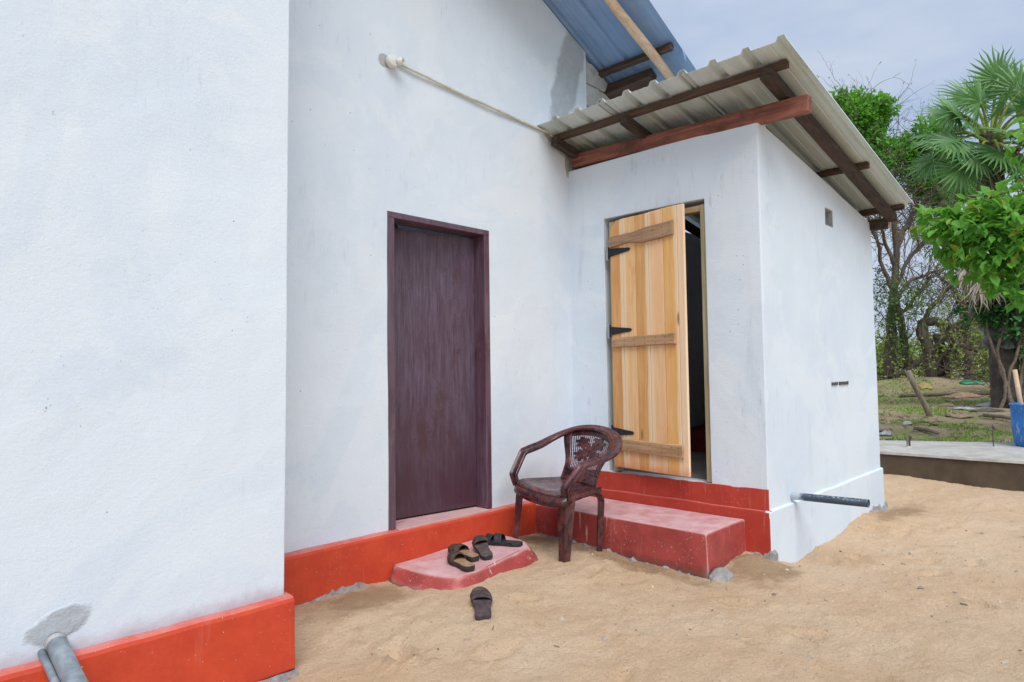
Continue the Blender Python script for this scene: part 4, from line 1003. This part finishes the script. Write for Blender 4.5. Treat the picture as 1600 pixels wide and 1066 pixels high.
# ------------------------------------------------------------------ foliage helpers
def leafshape(mb, c, d, nrm, L_, w, fold=.25):
    """pointed leaf with a folded midrib: 4 triangles"""
    d = d.normalized(); s = d.cross(nrm)
    if s.length < 1e-4: s = d.orthogonal()
    s.normalize(); u = s.cross(d)
    a = c; b = c+d*L_*.5-u*L_*.03; t = c+d*L_-u*L_*.12
    mb.add([a, b+s*w+u*w*fold, t, b-s*w+u*w*fold, b], [(0, 4, 1), (4, 2, 1), (0, 3, 4), (4, 3, 2)])
def rvec(r): 
    while 1:
        v = Vector((r.uniform(-1, 1), r.uniform(-1, 1), r.uniform(-1, 1)))
        if .05 < v.length < 1: return v
def cloud(mb, r, c, rad, n, L_, w, clump=9, jit=.28, droop=.2, shell=.35):
    """leaves in small sprays scattered through an ellipsoid, with gaps between the sprays"""
    c = Vector(c); rad = Vector(rad); subs = []
    for i in range(7):
        v = rvec(r); subs.append((c+Vector((v.x*rad.x, v.y*rad.y, v.z*rad.z))*.72 if i else c, r.uniform(.38, .62)))
    for i in range(max(1, n//clump)):
        sc_, k_ = r.choice(subs); v = rvec(r); v = v.normalized()*(v.length**.75)
        p = sc_+Vector((v.x*rad.x, v.y*rad.y, v.z*rad.z))*k_*r.uniform(.7, 1.25)
        d0 = (v+Vector((0, 0, .3))).normalized(); s = jit*min(rad)*.7
        for k in range(clump):
            q = p+rvec(r)*s; d = (d0+rvec(r)*1.1-Vector((0, 0, droop))).normalized()
            leafshape(mb, q, d, (Vector((0, 0, 1))+rvec(r)*.7), L_*r.uniform(.55, 1.35), w*r.uniform(.7, 1.3))
def limb(mb, P, r0, r1, n=7, wob=.0, seed=0, k=5):
    Q = catmull(P, k); m_ = len(Q)
    Q = [q+Vector((noise.noise(Vector((i*.45, seed, 0))), noise.noise(Vector((i*.45, seed, 4))), noise.noise(Vector((i*.45, seed, 8)))))*wob*(0 if i == 0 else 1) for i, q in enumerate(Q)]
    mb.tube(Q, [r0+(r1-r0)*(i/(m_-1))**.8 for i in range(m_)], n); return Q
def twigs(mb, r, p, d, L_, rad, lev, tips, curl=.5):
    """branching, drooping, tangled twigs"""
    n = 5; P = [Vector(p)]; dd = d.normalized()
    for i in range(n):
        dd = (dd+rvec(r)*curl*.55).normalized(); P.append(P[-1]+dd*L_/n)
    mb.tube(P, [rad*(1-.5*i/n) for i in range(n+1)], 4 if lev < 2 else 5, False); tips.append(P[-1])
    if lev > 0:
        for k in range(r.choice((2, 3, 3))):
            q = P[r.randint(2, n)]; twigs(mb, r, q, (dd+rvec(r)*.95).normalized(), L_*r.uniform(.55, .8), rad*.55, lev-1, tips, curl)

m_bark = wood('grey_bark', (.20, .165, .135), (.085, .068, .055), 2, .35, False, .95, .1); m_twig = flat('twig_bark', (.17, .138, .115), .95, .35, 6)
m_lbright = leafmat('bright_leaves', (.23, .60, .09), (.10, .36, .05), .48, .5)
m_lmid = leafmat('mid_leaves', (.13, .29, .06), (.055, .15, .035), .3, .5); m_lgrey = leafmat('greyish_leaves', (.17, .27, .10), (.07, .14, .05), .25, .6)
m_lyel = leafmat('yellow_green_leaves', (.42, .52, .12), (.22, .34, .07), .4, .55, (.50, .42, .14))

# tree with a bare tangled crown and bright tufts on top
tr = thing('thorn_tree', 'tangled thorn tree with bare lower branches and bright green tufts on top', 'tree', (20.04, 5.18, .62))
r = random.Random(4); mb = MB(); tips = []
t1 = limb(mb, [(20.04, 5.18, .5), (20.0, 5.14, 1.4), (20.05, 5.06, 2.4), (20.06, 5.0, 3.2), (20.10, 4.9, 4.4), (19.97, 4.95, 5.4)], .185, .06, 10, .06, 1)
t2 = limb(mb, [(20.30, 5.02, .5), (20.42, 4.88, 1.5), (20.35, 4.92, 2.4), (20.2, 5.0, 3.1)], .13, .07, 9, .05, 2)
mb.build('trunk', m_bark, tr, smooth=True)
mb = MB()
tg = [((20.06, 5.0, 3.2), (19.6, 5.3, 4.6), (19.3, 5.5, 6.2), (19.34, 5.45, 7.9)), ((20.1, 4.9, 4.4), (20.3, 4.95, 5.6), (20.41, 4.99, 6.8)), ((20.1, 4.9, 4.4), (20.7, 4.6, 5.3), (21.0, 4.5, 6.2), (21.1, 4.45, 7.4)), ((20.06, 5.0, 3.3), (20.9, 4.45, 4.6), (21.37, 4.11, 4.8), (22.1, 3.6, 4.2)),
      ((20.08, 4.95, 3.9), (19.5, 5.1, 4.9), (19.2, 5.0, 5.4)), ((20.05, 5.0, 3.0), (20.8, 4.4, 3.7), (21.5, 3.9, 3.3), (21.8, 3.7, 2.6)), ((20.1, 4.9, 4.5), (20.6, 4.7, 5.2), (20.9, 4.5, 6.2)), ((20.0, 5.1, 2.3), (20.7, 4.5, 3.2), (21.3, 3.9, 3.9), (21.9, 3.5, 3.2))]
starts = []
for i, P in enumerate(tg):
    Q = limb(mb, P, .06, .016, 6, .14, 10+i, 6); starts += [(q, (Q[min(k+1, len(Q)-1)]-Q[k-1])) for k, q in enumerate(Q) if k > 2]
mb.build('branches', m_bark, tr, smooth=True)
mb = MB()
for i in range(330):
    q, d = r.choice(starts); twigs(mb, r, q, d.normalized()*.6+rvec(r)*.9-Vector((0, 0, .15)), r.uniform(.6, 1.25), .014, 2, tips, .8)
o = mb.build('twigs', m_twig, tr); o['kind'] = 'stuff'
mb = MB()
for c_, rd_, n_ in (((19.34, 5.45, 7.75), (.60, .60, .80), 4200), ((19.35, 5.80, 8.35), (.40, .40, .40), 1500), ((19.42, 5.05, 8.0), (.48, .48, .42), 1800), ((19.6, 5.2, 7.0), (.55, .55, .55), 1500), ((21.2, 4.40, 7.35), (.65, .65, .6), 2600), ((20.85, 4.45, 6.15), (.65, .65, .5), 2200), ((21.7, 4.2, 6.6), (.5, .5, .4), 700), ((20.6, 4.7, 7.0), (.5, .5, .5), 1300), ((19.75, 5.25, 6.7), (.6, .6, .6), 1500), ((21.0, 4.35, 6.75), (.5, .5, .5), 1500), ((22.0, 3.9, 5.9), (.7, .7, .6), 1700), ((21.9, 4.05, 7.0), (.65, .65, .6), 1900), ((22.4, 3.7, 6.5), (.6, .6, .6), 1400), ((21.3, 4.4, 6.0), (.5, .5, .5), 1000)):
    cloud(mb, r, c_, rd_, int(n_*1.15), .125, .036, 10, .30)
o = mb.build('crown', m_lbright, tr); o['kind'] = 'stuff'
mb = MB()
for c_, rd_, n_ in (((20.4, 5.0, 6.6), (.7, .7, .9), 700), ((21.0, 4.6, 6.7), (.6, .6, .8), 600), ((19.62, 4.95, 2.2), (.55, .55, 1.0), 1500), ((19.8, 4.6, 2.9), (.55, .55, .75), 1000), ((20.2, 5.3, 3.2), (.5, .5, .8), 700), ((21.2, 4.2, 4.6), (1.0, .9, .8), 380), ((21.8, 3.8, 4.2), (.8, .8, .8), 260)):
    cloud(mb, r, c_, rd_, n_, .085, .019, 7, .35)
for t in tips[::3]: 
    for k in range(2): leafshape(mb, t+rvec(r)*.05, rvec(r), rvec(r), .06, .014)
o = mb.build('sparse_leaves', m_lgrey, tr); o['kind'] = 'stuff'

# gnarled leaning tree with a horizontal limb
t2_ = thing('gnarled_tree', 'gnarled tree on the dirt mound with one thick horizontal limb', 'tree', (20.24, 4.24, .9)); r = random.Random(9); mb = MB()
limb(mb, [(20.30, 4.20, .6), (20.22, 4.22, 1.2), (20.12, 4.30, 1.8), (20.10, 4.38, 2.25), (20.2, 4.1, 2.36), (20.21, 3.9, 2.24), (20.3, 3.6, 2.12), (20.42, 3.24, 2.28), (20.6, 2.8, 2.25)], .19, .06, 10, .07, 3)
limb(mb, [(20.5, 4.0, .6), (20.4, 3.95, 1.3), (20.25, 4.1, 2.0)], .15, .10, 9, .06, 4)
mb.build('trunk', m_bark, t2_, smooth=True)
mb = MB(); st_ = []
for i, P in enumerate([((20.2, 4.25, 1.2), (20.0, 4.9, 1.5), (20.1, 5.2, 2.4)), ((20.3, 4.1, 1.2), (20.1, 3.7, 1.7), (20.0, 3.1, 1.5), (20.1, 2.6, 1.1)), ((20.3, 4.2, .9), (20.0, 3.8, 1.1), (19.9, 3.2, .95), (19.9, 2.8, .7)), ((20.2, 4.3, 1.4), (19.9, 4.9, 1.0), (19.8, 5.3, .9)), ((20.1, 4.4, 2.2), (20.3, 4.0, 3.0), (20.4, 3.5, 3.4)),
                       ((20.25, 3.9, 2.2), (20.2, 3.7, 1.7), (20.1, 3.55, .9)), ((20.4, 3.3, 2.2), (20.2, 3.0, 2.9), (20.3, 2.7, 2.6), (20.3, 2.5, 1.8)), ((20.2, 4.2, 1.5), (20.1, 3.8, 2.0), (20.1, 3.3, 2.5), (20.2, 2.9, 3.2))]):
    Q = limb(mb, P, .075, .025, 6, .08, 40+i, 6); st_ += Q[3:]
mb.build('branches', m_bark, t2_, smooth=True)
mb = MB(); tips = []
for i in range(130): twigs(mb, r, r.choice(st_), rvec(r)+Vector((0, -.3, .2)), r.uniform(.5, 1.0), .016, 2, tips, .9)
o = mb.build('twigs', m_twig, t2_); o['kind'] = 'stuff'
mb = MB()
for t in tips:
    if r.random() < .45:
        for k in range(4): leafshape(mb, t+rvec(r)*.12, rvec(r), rvec(r), .085, .02)
o = mb.build('sparse_leaves', m_lyel, t2_); o['kind'] = 'stuff'
t3_ = thing('slender_tree', 'slender crooked trunk behind the gnarled tree', 'tree', (22.09, 3.76, .7)); mb = MB()
limb(mb, [(22.09, 3.76, .5), (22.2, 3.70, 1.2), (22.1, 3.85, 1.9), (22.35, 3.8, 2.7), (22.3, 3.7, 3.6)], .16, .06, 8, .06, 6); mb.build('trunk', m_bark, t3_, smooth=True)
mb = MB(); cloud(mb, r, (22.3, 3.6, 3.2), (.9, .9, .7), 700, .09, .022, 8, .3); o = mb.build('crown', m_lmid, t3_); o['kind'] = 'stuff'

# bushes behind
bl = [((28.83, 7.5, .5), (1.7, 1.7, 1.5), 'yellow-green bush behind the annex edge and the thorn tree', m_lyel), ((30.9, 6.2, .5), (1.9, 1.9, 1.7), 'yellow-green bush behind the gnarled tree', m_lyel), ((31.0, 4.6, .5), (1.8, 1.8, 2.1), 'tall pale bush between the gnarled tree and the palm', m_lyel),
      ((27.5, 2.9, .5), (1.8, 1.8, 1.9), 'green bush behind the palm trunk', m_lmid), ((30.0, 1.2, .5), (2.2, 2.2, 2.4), 'green bush behind the blue barrel at the right edge', m_lmid), ((31, 9.6, .5), (2.2, 2.2, 2.0), 'green bush hidden mostly by the annex', m_lmid)]
for i, (c_, rd_, lab, mt) in enumerate(bl):
    r = random.Random(60+i); b = thing('bush', lab, 'bush', c_, 'bushes beyond the trees'); mb = MB(); tips = []
    for k in range(16): twigs(mb, r, (c_[0]+r.uniform(-.5, .5), c_[1]+r.uniform(-.5, .5), c_[2]-.1), rvec(r)+Vector((0, 0, 1.2)), rd_[2]*.9, .03, 1, tips, .5)
    mb.build('stems', m_twig, b); b.children[0]['kind'] = 'stuff'
    mb = MB(); cloud(mb, r, (c_[0], c_[1], c_[2]+rd_[2]*.62), (rd_[0], rd_[1], rd_[2]*.72), 3000, .16, .045, 9, .20); o = mb.build('foliage', mt, b); o['kind'] = 'stuff'
# undergrowth round the palm
for i, (c_, rd_, n_, lab, mt) in enumerate((((15.6, 1.25, .45), (.75, .75, 1.5), 2600, 'dark green shrub crowding the right of the palm trunk', m_lmid), ((17.6, 2.35, .55), (.6, .6, .8), 900, 'low loose shrub left of the palm trunk', m_lyel))):
    r = random.Random(80+i); b = thing('shrub', lab, 'shrub', c_, 'shrubs beside the palm'); mb = MB(); tips = []
    for k in range(12): twigs(mb, r, (c_[0]+r.uniform(-.3, .3), c_[1]+r.uniform(-.3, .3), c_[2]-.1), rvec(r)*.6+Vector((0, 0, 1.2)), rd_[2], .018, 1, tips, .5)
    mb.build('stems', m_twig, b); b.children[0]['kind'] = 'stuff'
    mb = MB(); cloud(mb, r, (c_[0], c_[1], c_[2]+rd_[2]*.8), rd_, n_, .10, .034, 9, .22); o = mb.build('foliage', mt, b); o['kind'] = 'stuff'

# ------------------------------------------------------------------ fan palm
PC = Vector((14.52, 1.97, 5.28)); RT = Vector((.6932, -.7207, 0)); FWD = Vector((.7207, .6932, 0)); UPZ = Vector((0, 0, 1))
palm = thing('fan_palm', 'tall fan palm with green crown, hanging dead fronds and wrapped trunk', 'palm tree', (14.80, 1.96, .38))
m_palm = leafmat('palm_blade', (.19, .37, .13), (.075, .21, .065), .25, .38); m_pet = flat('petiole_green', (.24, .36, .06), .45, .3, 6, c2=(.40, .46, .12)); m_ptr = cement('palm_bark', (.13, .11, .095), (.060, .050, .044), 6, .9)
m_dead = leafmat('dead_frond', (.58, .51, .44), (.34, .285, .24), .15, .9)
mb = MB(); Q = catmull([(14.82, 1.96, .2), (14.80, 1.96, 1.0), (14.72, 1.97, 2.2), (14.62, 1.97, 3.6), (14.53, 1.97, 4.9), (14.52, 1.97, 5.35)], 9)
mb.tube([q for q in Q], [(.235-.07*i/(len(Q)-1))*(1+.06*math.sin(i*2.4)) for i in range(len(Q))], 14); mb.build('trunk', m_ptr, palm, smooth=True)
def fan_mesh(seed, Rr, nb=26, span=285, dead=False):
    r = random.Random(seed); mb = MB()
    for i in range(nb):
        a = R(-span/2+span*i/(nb-1)); L_ = Rr*(.80+.20*math.cos(a*.5))*r.uniform(.92, 1.04); w = Rr*math.radians(span/nb)*.62
        if dead: a *= .34; L_ *= r.uniform(.75, 1.05)
        d = Vector((math.cos(a), math.sin(a), 0)); s = Vector((-d.y, d.x, 0)); fold = .5 if not dead else 1.2
        zb = [0, -.02*Rr+r.uniform(-.02, .02)*Rr, -.07*Rr+r.uniform(-.05, .04)*Rr, -r.uniform(-.02, .30)*Rr]
        if dead: zb = [0, r.uniform(-.1, .1)*Rr, r.uniform(-.16, .16)*Rr, r.uniform(-.22, .22)*Rr]
        rr_ = [.04*Rr, .42*L_, .75*L_, L_*(1-.10*abs(zb[3])/Rr)]; ww = [.010*Rr, w*.44, w*.22, .002*Rr]
        if dead: ww = [x*.8 for x in ww]
        vs = []
        for q, z, hw in zip(rr_, zb, ww):
            c_ = d*q+Vector((0, 0, z)); vs += [c_-s*hw+Vector((0, 0, -hw*fold)), c_+Vector((0, 0, 0)), c_+s*hw+Vector((0, 0, -hw*fold))]
        fs = []
        for k in range(3):
            b0 = k*3; fs += [(b0, b0+3, b0+4, b0+1), (b0+1, b0+4, b0+5, b0+2)]
        mb.add(vs, fs)
    me = bpy.data.meshes.new('frond'); me.from_pydata(mb.v, [], mb.f); return me
fans = [fan_mesh(100+k, 1.0) for k in range(4)]; deadfans = [fan_mesh(200+k, 1.0, 34, 250, True) for k in range(2)]
for me in fans: me.materials.append(m_palm)
for me in deadfans: me.materials.append(m_dead)
pinv = Matrix.Translation(-Vector(palm.location))
def frond(hub, Rr, axis, nrm, me, dead=False, pet=True):
    x = axis.normalized(); z = (nrm-x*nrm.dot(x)).normalized(); y = z.cross(x)
    o = bpy.data.objects.new('dead_frond' if dead else 'frond', me); col.objects.link(o); o.parent = palm; o.matrix_parent_inverse = pinv
    M_ = Matrix((x*Rr, y*Rr, z*Rr)).transposed().to_4x4(); M_.translation = hub; o.matrix_basis = M_
    if pet:
        mb = MB(); mid = (PC+hub)/2+Vector((0, 0, .07)); s0 = PC+Vector((0, 0, -.1))+(hub-PC)*.06
        mb.tube(catmull([s0, mid, hub], 4), [.032-.002*i for i in range(9)], 6); q = mb.build('petiole', m_pet if not dead else m_fall, palm, smooth=True)
rp = random.Random(5)
#            right, up, toward viewer(+), radius, tilt of the blade face
fl = [(-.42, .62, .35, .78, .9), (.28, .80, .45, .85, .8), (-.15, .98, -.30, .82, .5), (.43, 1.12, -.15, .88, .5), (-.62, .30, .25, .74, .6), (-.28, -.16, .80, .74, .9), (-.78, -.68, .30, .74, .7), (0, -.66, .62, .72, 1.), (-1.0, .02, .1, .76, .5), (-1.0, -.36, -.2, .72, .5), (.58, .34, .55, .78, .8),
      (.95, .10, .2, .76, .5), (.95, -.42, .1, .72, .6), (.55, -.72, .35, .72, .8), (.75, .70, -.3, .84, .5), (-.5, .72, -.5, .76, .4), (.1, .55, -.8, .74, .4), (-.55, -.25, -.75, .70, .4), (.5, -.2, -.8, .70, .4), (.05, 1.15, .2, .84, .7), (-.35, -.62, -.4, .68, .5), (.85, -.05, .6, .74, .8), (-.32, -.48, .66, .74, .9), (.28, -.34, .78, .76, .9), (-.60, -.48, .48, .74, .8), (.06, -.22, .92, .72, 1.), (-.8, .25, -.3, .78, .5), (-.25, .45, .75, .76, .9), (.2, .30, .85, .72, .9), (-.72, .52, .1, .78, .6), (.70, -.60, -.3, .74, .5), (-.9, -.15, .35, .74, .7)]
for i, (a, b, c_, Rr, tl) in enumerate(fl):
    a, b, c_, Rr = a*.92, b*.88-.03, c_*.92, Rr*.76; hub = PC+RT*a+UPZ*b-FWD*c_; ax = (hub-PC).normalized()+Vector((0, 0, -.25 if b < .2 else 0))+rvec(rp)*.15
    nv = UPZ*(1-tl*.6)-FWD*tl+rvec(rp)*.25
    frond(hub, Rr, ax, nv, fans[i % 4])
for i, (a, b, c_, Rr) in enumerate(((-.33, -2.05, .42, .85), (-.52, -2.15, .22, .85), (.50, -2.02, .35, .80), (-.15, -1.75, .40, .75), (.30, -1.8, .42, .75), (-.42, -2.5, .30, .72), (.65, -2.2, .1, .8))):
    hub = PC+RT*a+UPZ*b-FWD*c_; frond(hub, Rr, Vector((.03*a, 0, -1))+rvec(rp)*.12, -FWD+rvec(rp)*.4, deadfans[i % 2], True, False)
    mb = MB(); mb.tube(catmull([PC+UPZ*(-.5)+RT*a*.3, PC+RT*a*.9+UPZ*(b*.55)-FWD*c_, hub], 4), .022, 6); mb.build('dead_stalk', m_fall, palm, smooth=True)
m_fruit = flat('palm_fruit', (.10, .045, .022), .5, .4, 8, c2=(.22, .10, .04))
for cx_, n_ in (((-.18, -.46, .30), 9), ((.30, -.40, .30), 8), ((.05, -.5, .34), 6)):
    for k in range(n_):
        q = PC+RT*(cx_[0]+rp.uniform(-.16, .16))+UPZ*(cx_[1]+rp.uniform(-.12, .12))-FWD*(cx_[2]+rp.uniform(-.08, .08))
        mb = MB(); mb.lathe([(0, -.06), (.045, -.045), (.062, 0), (.048, .04), (0, .058)], 8, q); mb.build('fruit', m_fruit, palm, smooth=True)
# crumpled dark sheeting round the trunk and pale creeper stems over it
m_wrap = flat('dark_sheeting', (.10, .10, .12), .35, .45, 5, .4, c2=(.22, .22, .25))
mb = MB(); n = 26; rings = []
for i in range(22):
    z = 1.48+.030*i; rings.append([Vector((14.78-.045*(z-1)+math.cos(2*math.pi*k/n)*(.265+.11*noise.noise(Vector((math.cos(2*math.pi*k/n)*2.2, math.sin(2*math.pi*k/n)*2.2+z*1.5, z*5)))), 1.965+math.sin(2*math.pi*k/n)*(.265+.11*noise.noise(Vector((math.cos(2*math.pi*k/n)*2.2, math.sin(2*math.pi*k/n)*2.2+z*1.5, z*5)))), z+.05*noise.noise(Vector((k*.9, i*.2, 0))))) for k in range(n)])
mb.loft(rings, False); mb.build('trunk_wrap', m_wrap, palm, solid=.006)
vine = thing('climbing_creeper', 'dark-leaved creeper climbing the palm trunk with pale twisting stems', 'creeper', (14.6, 1.96, .4)); r = random.Random(33); mb = MB()
for i in range(6):
    a = math.pi+.9+(i-2.5)*.42; P = []
    for k in range(8):
        z = .36+k*.36; aa = a+.35*math.sin(k*1.1+i*1.7); rr_ = .27+.07*(k in (3, 4, 5)); P.append((14.80-.045*z+rr_*math.cos(aa), 1.965+rr_*math.sin(aa), z))
    limb(mb, P, .032, .016, 6, .03, i+70, 4)
mb.build('stems', m_fall, vine, smooth=True)
m_lvine = leafmat('creeper_leaves', (.09, .24, .075), (.035, .11, .04), .2, .4)
mb = MB()
for c_, rd_, n_ in (((14.55, 2.0, 2.55), (.50, .50, .55), 1100), ((14.75, 1.72, 2.2), (.55, .55, .70), 1300), ((14.5, 2.15, 2.1), (.35, .35, .35), 380), ((14.9, 1.5, 1.7), (.45, .45, .5), 700), ((14.6, 1.85, 3.2), (.4, .4, .5), 700), ((14.55, 1.80, 2.05), (.42, .42, .35), 700)):
    cloud(mb, r, c_, rd_, n_, .11, .045, 6, .3, .35)
o = mb.build('foliage', m_lvine, vine); o['kind'] = 'stuff'

# ------------------------------------------------------------------ broad-leaved tree reaching in from the right
bt = thing('broadleaf_tree', 'bright green broad-leaved tree reaching in from the right edge', 'tree', (11.0, .15, .25)); r = random.Random(17); mb = MB()
limb(mb, [(11.0, .15, .1), (10.95, .2, 1.0), (10.8, .3, 1.9), (10.6, .4, 2.7)], .14, .09, 10, .04, 1); mb.build('trunk', m_bark, bt, smooth=True)
mb = MB(); ends = []
for i, P in enumerate([((10.8, .3, 1.9), (10.2, .9, 2.5), (9.8, 1.3, 2.9), (9.6, 1.75, 3.0)), ((10.7, .35, 2.4), (10.2, .8, 3.0), (9.8, 1.2, 3.2), (9.65, 1.6, 3.25)), ((10.6, .4, 2.6), (10.2, .7, 3.3), (10.0, .9, 3.8)), ((10.85, .28, 1.7), (10.1, .75, 2.0), (9.6, 1.05, 2.0)), ((10.7, .4, 2.4), (10.1, 1.0, 2.7), (9.7, 1.35, 2.65)), ((10.6, .4, 2.7), (10.9, -.3, 3.4), (11.0, -.8, 3.8)), ((10.8, .3, 2.0), (11.3, -.4, 2.8), (11.6, -.9, 3.2))]):
    Q = limb(mb, P, .045, .012, 6, .05, 90+i, 5); ends.append(Q)
mb.build('branches', m_bark, bt, smooth=True)
m_lbroad = leafmat('broad_leaves', (.24, .58, .09), (.10, .34, .05), .48, .34, (.45, .45, .05))
proto_l = MB(); leafshape(proto_l, Vector((0, 0, 0)), Vector((1, 0, 0)), Vector((0, 0, 1)), 1., .27, .22)
# rounder outline: six-sided blade
def broadleaf(mb, c, d, nrm, L_):
    d = d.normalized(); s = d.cross(nrm)
    if s.length < 1e-4: s = d.orthogonal()
    s.normalize(); u = s.cross(d); P = [(0, 0), (.28, .24), (.62, .27), (1, 0), (.62, -.27), (.28, -.24)]
    vs = [c+d*a*L_+s*b*L_+u*(abs(b)*.35-.16*a*a)*L_ for a, b in P]+[c+d*.32*L_-u*.016*L_, c+d*.64*L_-u*.065*L_]
    mb.add(vs, [(0, 6, 1), (1, 6, 7, 2), (2, 7, 3), (0, 5, 6), (6, 5, 4, 7), (7, 4, 3)])
blobs = [((9.60, 1.90, 2.98), (.24, .24, .18), 110), ((9.62, 1.72, 2.84), (.32, .32, .28), 260), ((9.60, 1.46, 2.78), (.42, .42, .40), 520), ((9.66, 1.12, 2.78), (.45, .45, .46), 560), ((9.75, .85, 2.80), (.5, .5, .5), 460), ((9.62, 1.32, 2.44), (.38, .38, .26), 300), ((9.46, 1.06, 1.98), (.22, .22, .24), 80), ((10.15, .98, 3.92), (.20, .20, .26), 80), ((10.1, .8, 3.25), (.45, .35, .35), 190), ((10.9, -.3, 3.4), (.8, .8, .7), 500), ((11.4, -.8, 3.2), (.8, .8, .7), 350)]
mbs = MB(); near = []
for c_, rd_, n_ in blobs:
    c_ = Vector(c_)
    for i in range(n_//5):
        v = rvec(r); v = v.normalized()*v.length**.7; p = c_+Vector((v.x*rd_[0], v.y*rd_[1], v.z*rd_[2]))*r.uniform(.55, 1.30); d0 = (v+rvec(r)*.6).normalized()
        for k in range(5):
            q = p+rvec(r)*.10; d = (d0*.6+rvec(r)-Vector((0, 0, .35))).normalized(); near.append((q, d, Vector((0, 0, 1))+rvec(r)*.55, r.uniform(.08, .185)))
near.sort(key=lambda t: t[0].dot(FWD))
one = MB(); broadleaf(one, Vector((0, 0, 0)), Vector((1, 0, 0)), Vector((0, 0, 1)), 1.0)
lm = bpy.data.meshes.new('leaf'); lm.from_pydata(one.v, [], one.f); lm.materials.append(m_lbroad); binv = Matrix.Translation(-Vector(bt.location))
vis = [t for t in near if t[0].x < 10.3 and t[0].y > .75]; pick = set(id(t) for t in vis[:280])
for t in near:
    if id(t) in pick:
        q, d, nv, L_ = t; y = d.cross(nv).normalized()*-1; z = d.cross(y)
        o = bpy.data.objects.new('leaf', lm); col.objects.link(o); o.parent = bt; o.matrix_parent_inverse = binv
        M_ = Matrix((d*L_, y*L_, z*L_)).transposed().to_4x4(); M_.translation = q; o.matrix_basis = M_
    else: broadleaf(mbs, *t)
o = mbs.build('crown', m_lbroad, bt); o['kind'] = 'stuff'
# overhead wire
mb = MB(); a, b = Vector((15.0, 8.2, 6.6)), Vector((21.5, .2, 7.9)); mb.tube([a.lerp(b, i/16)-Vector((0, 0, .35*math.sin(math.pi*i/16))) for i in range(17)], .006, 5)
tag(mb.build('overhead_wire', m_iron), 'thin overhead wire crossing the sky between thorn tree and palm', 'wire')
sc.cycles.max_bounces = 6; sc.cycles.diffuse_bounces = 3; sc.cycles.transparent_max_bounces = 4; sc.cycles.transmission_bounces = 2
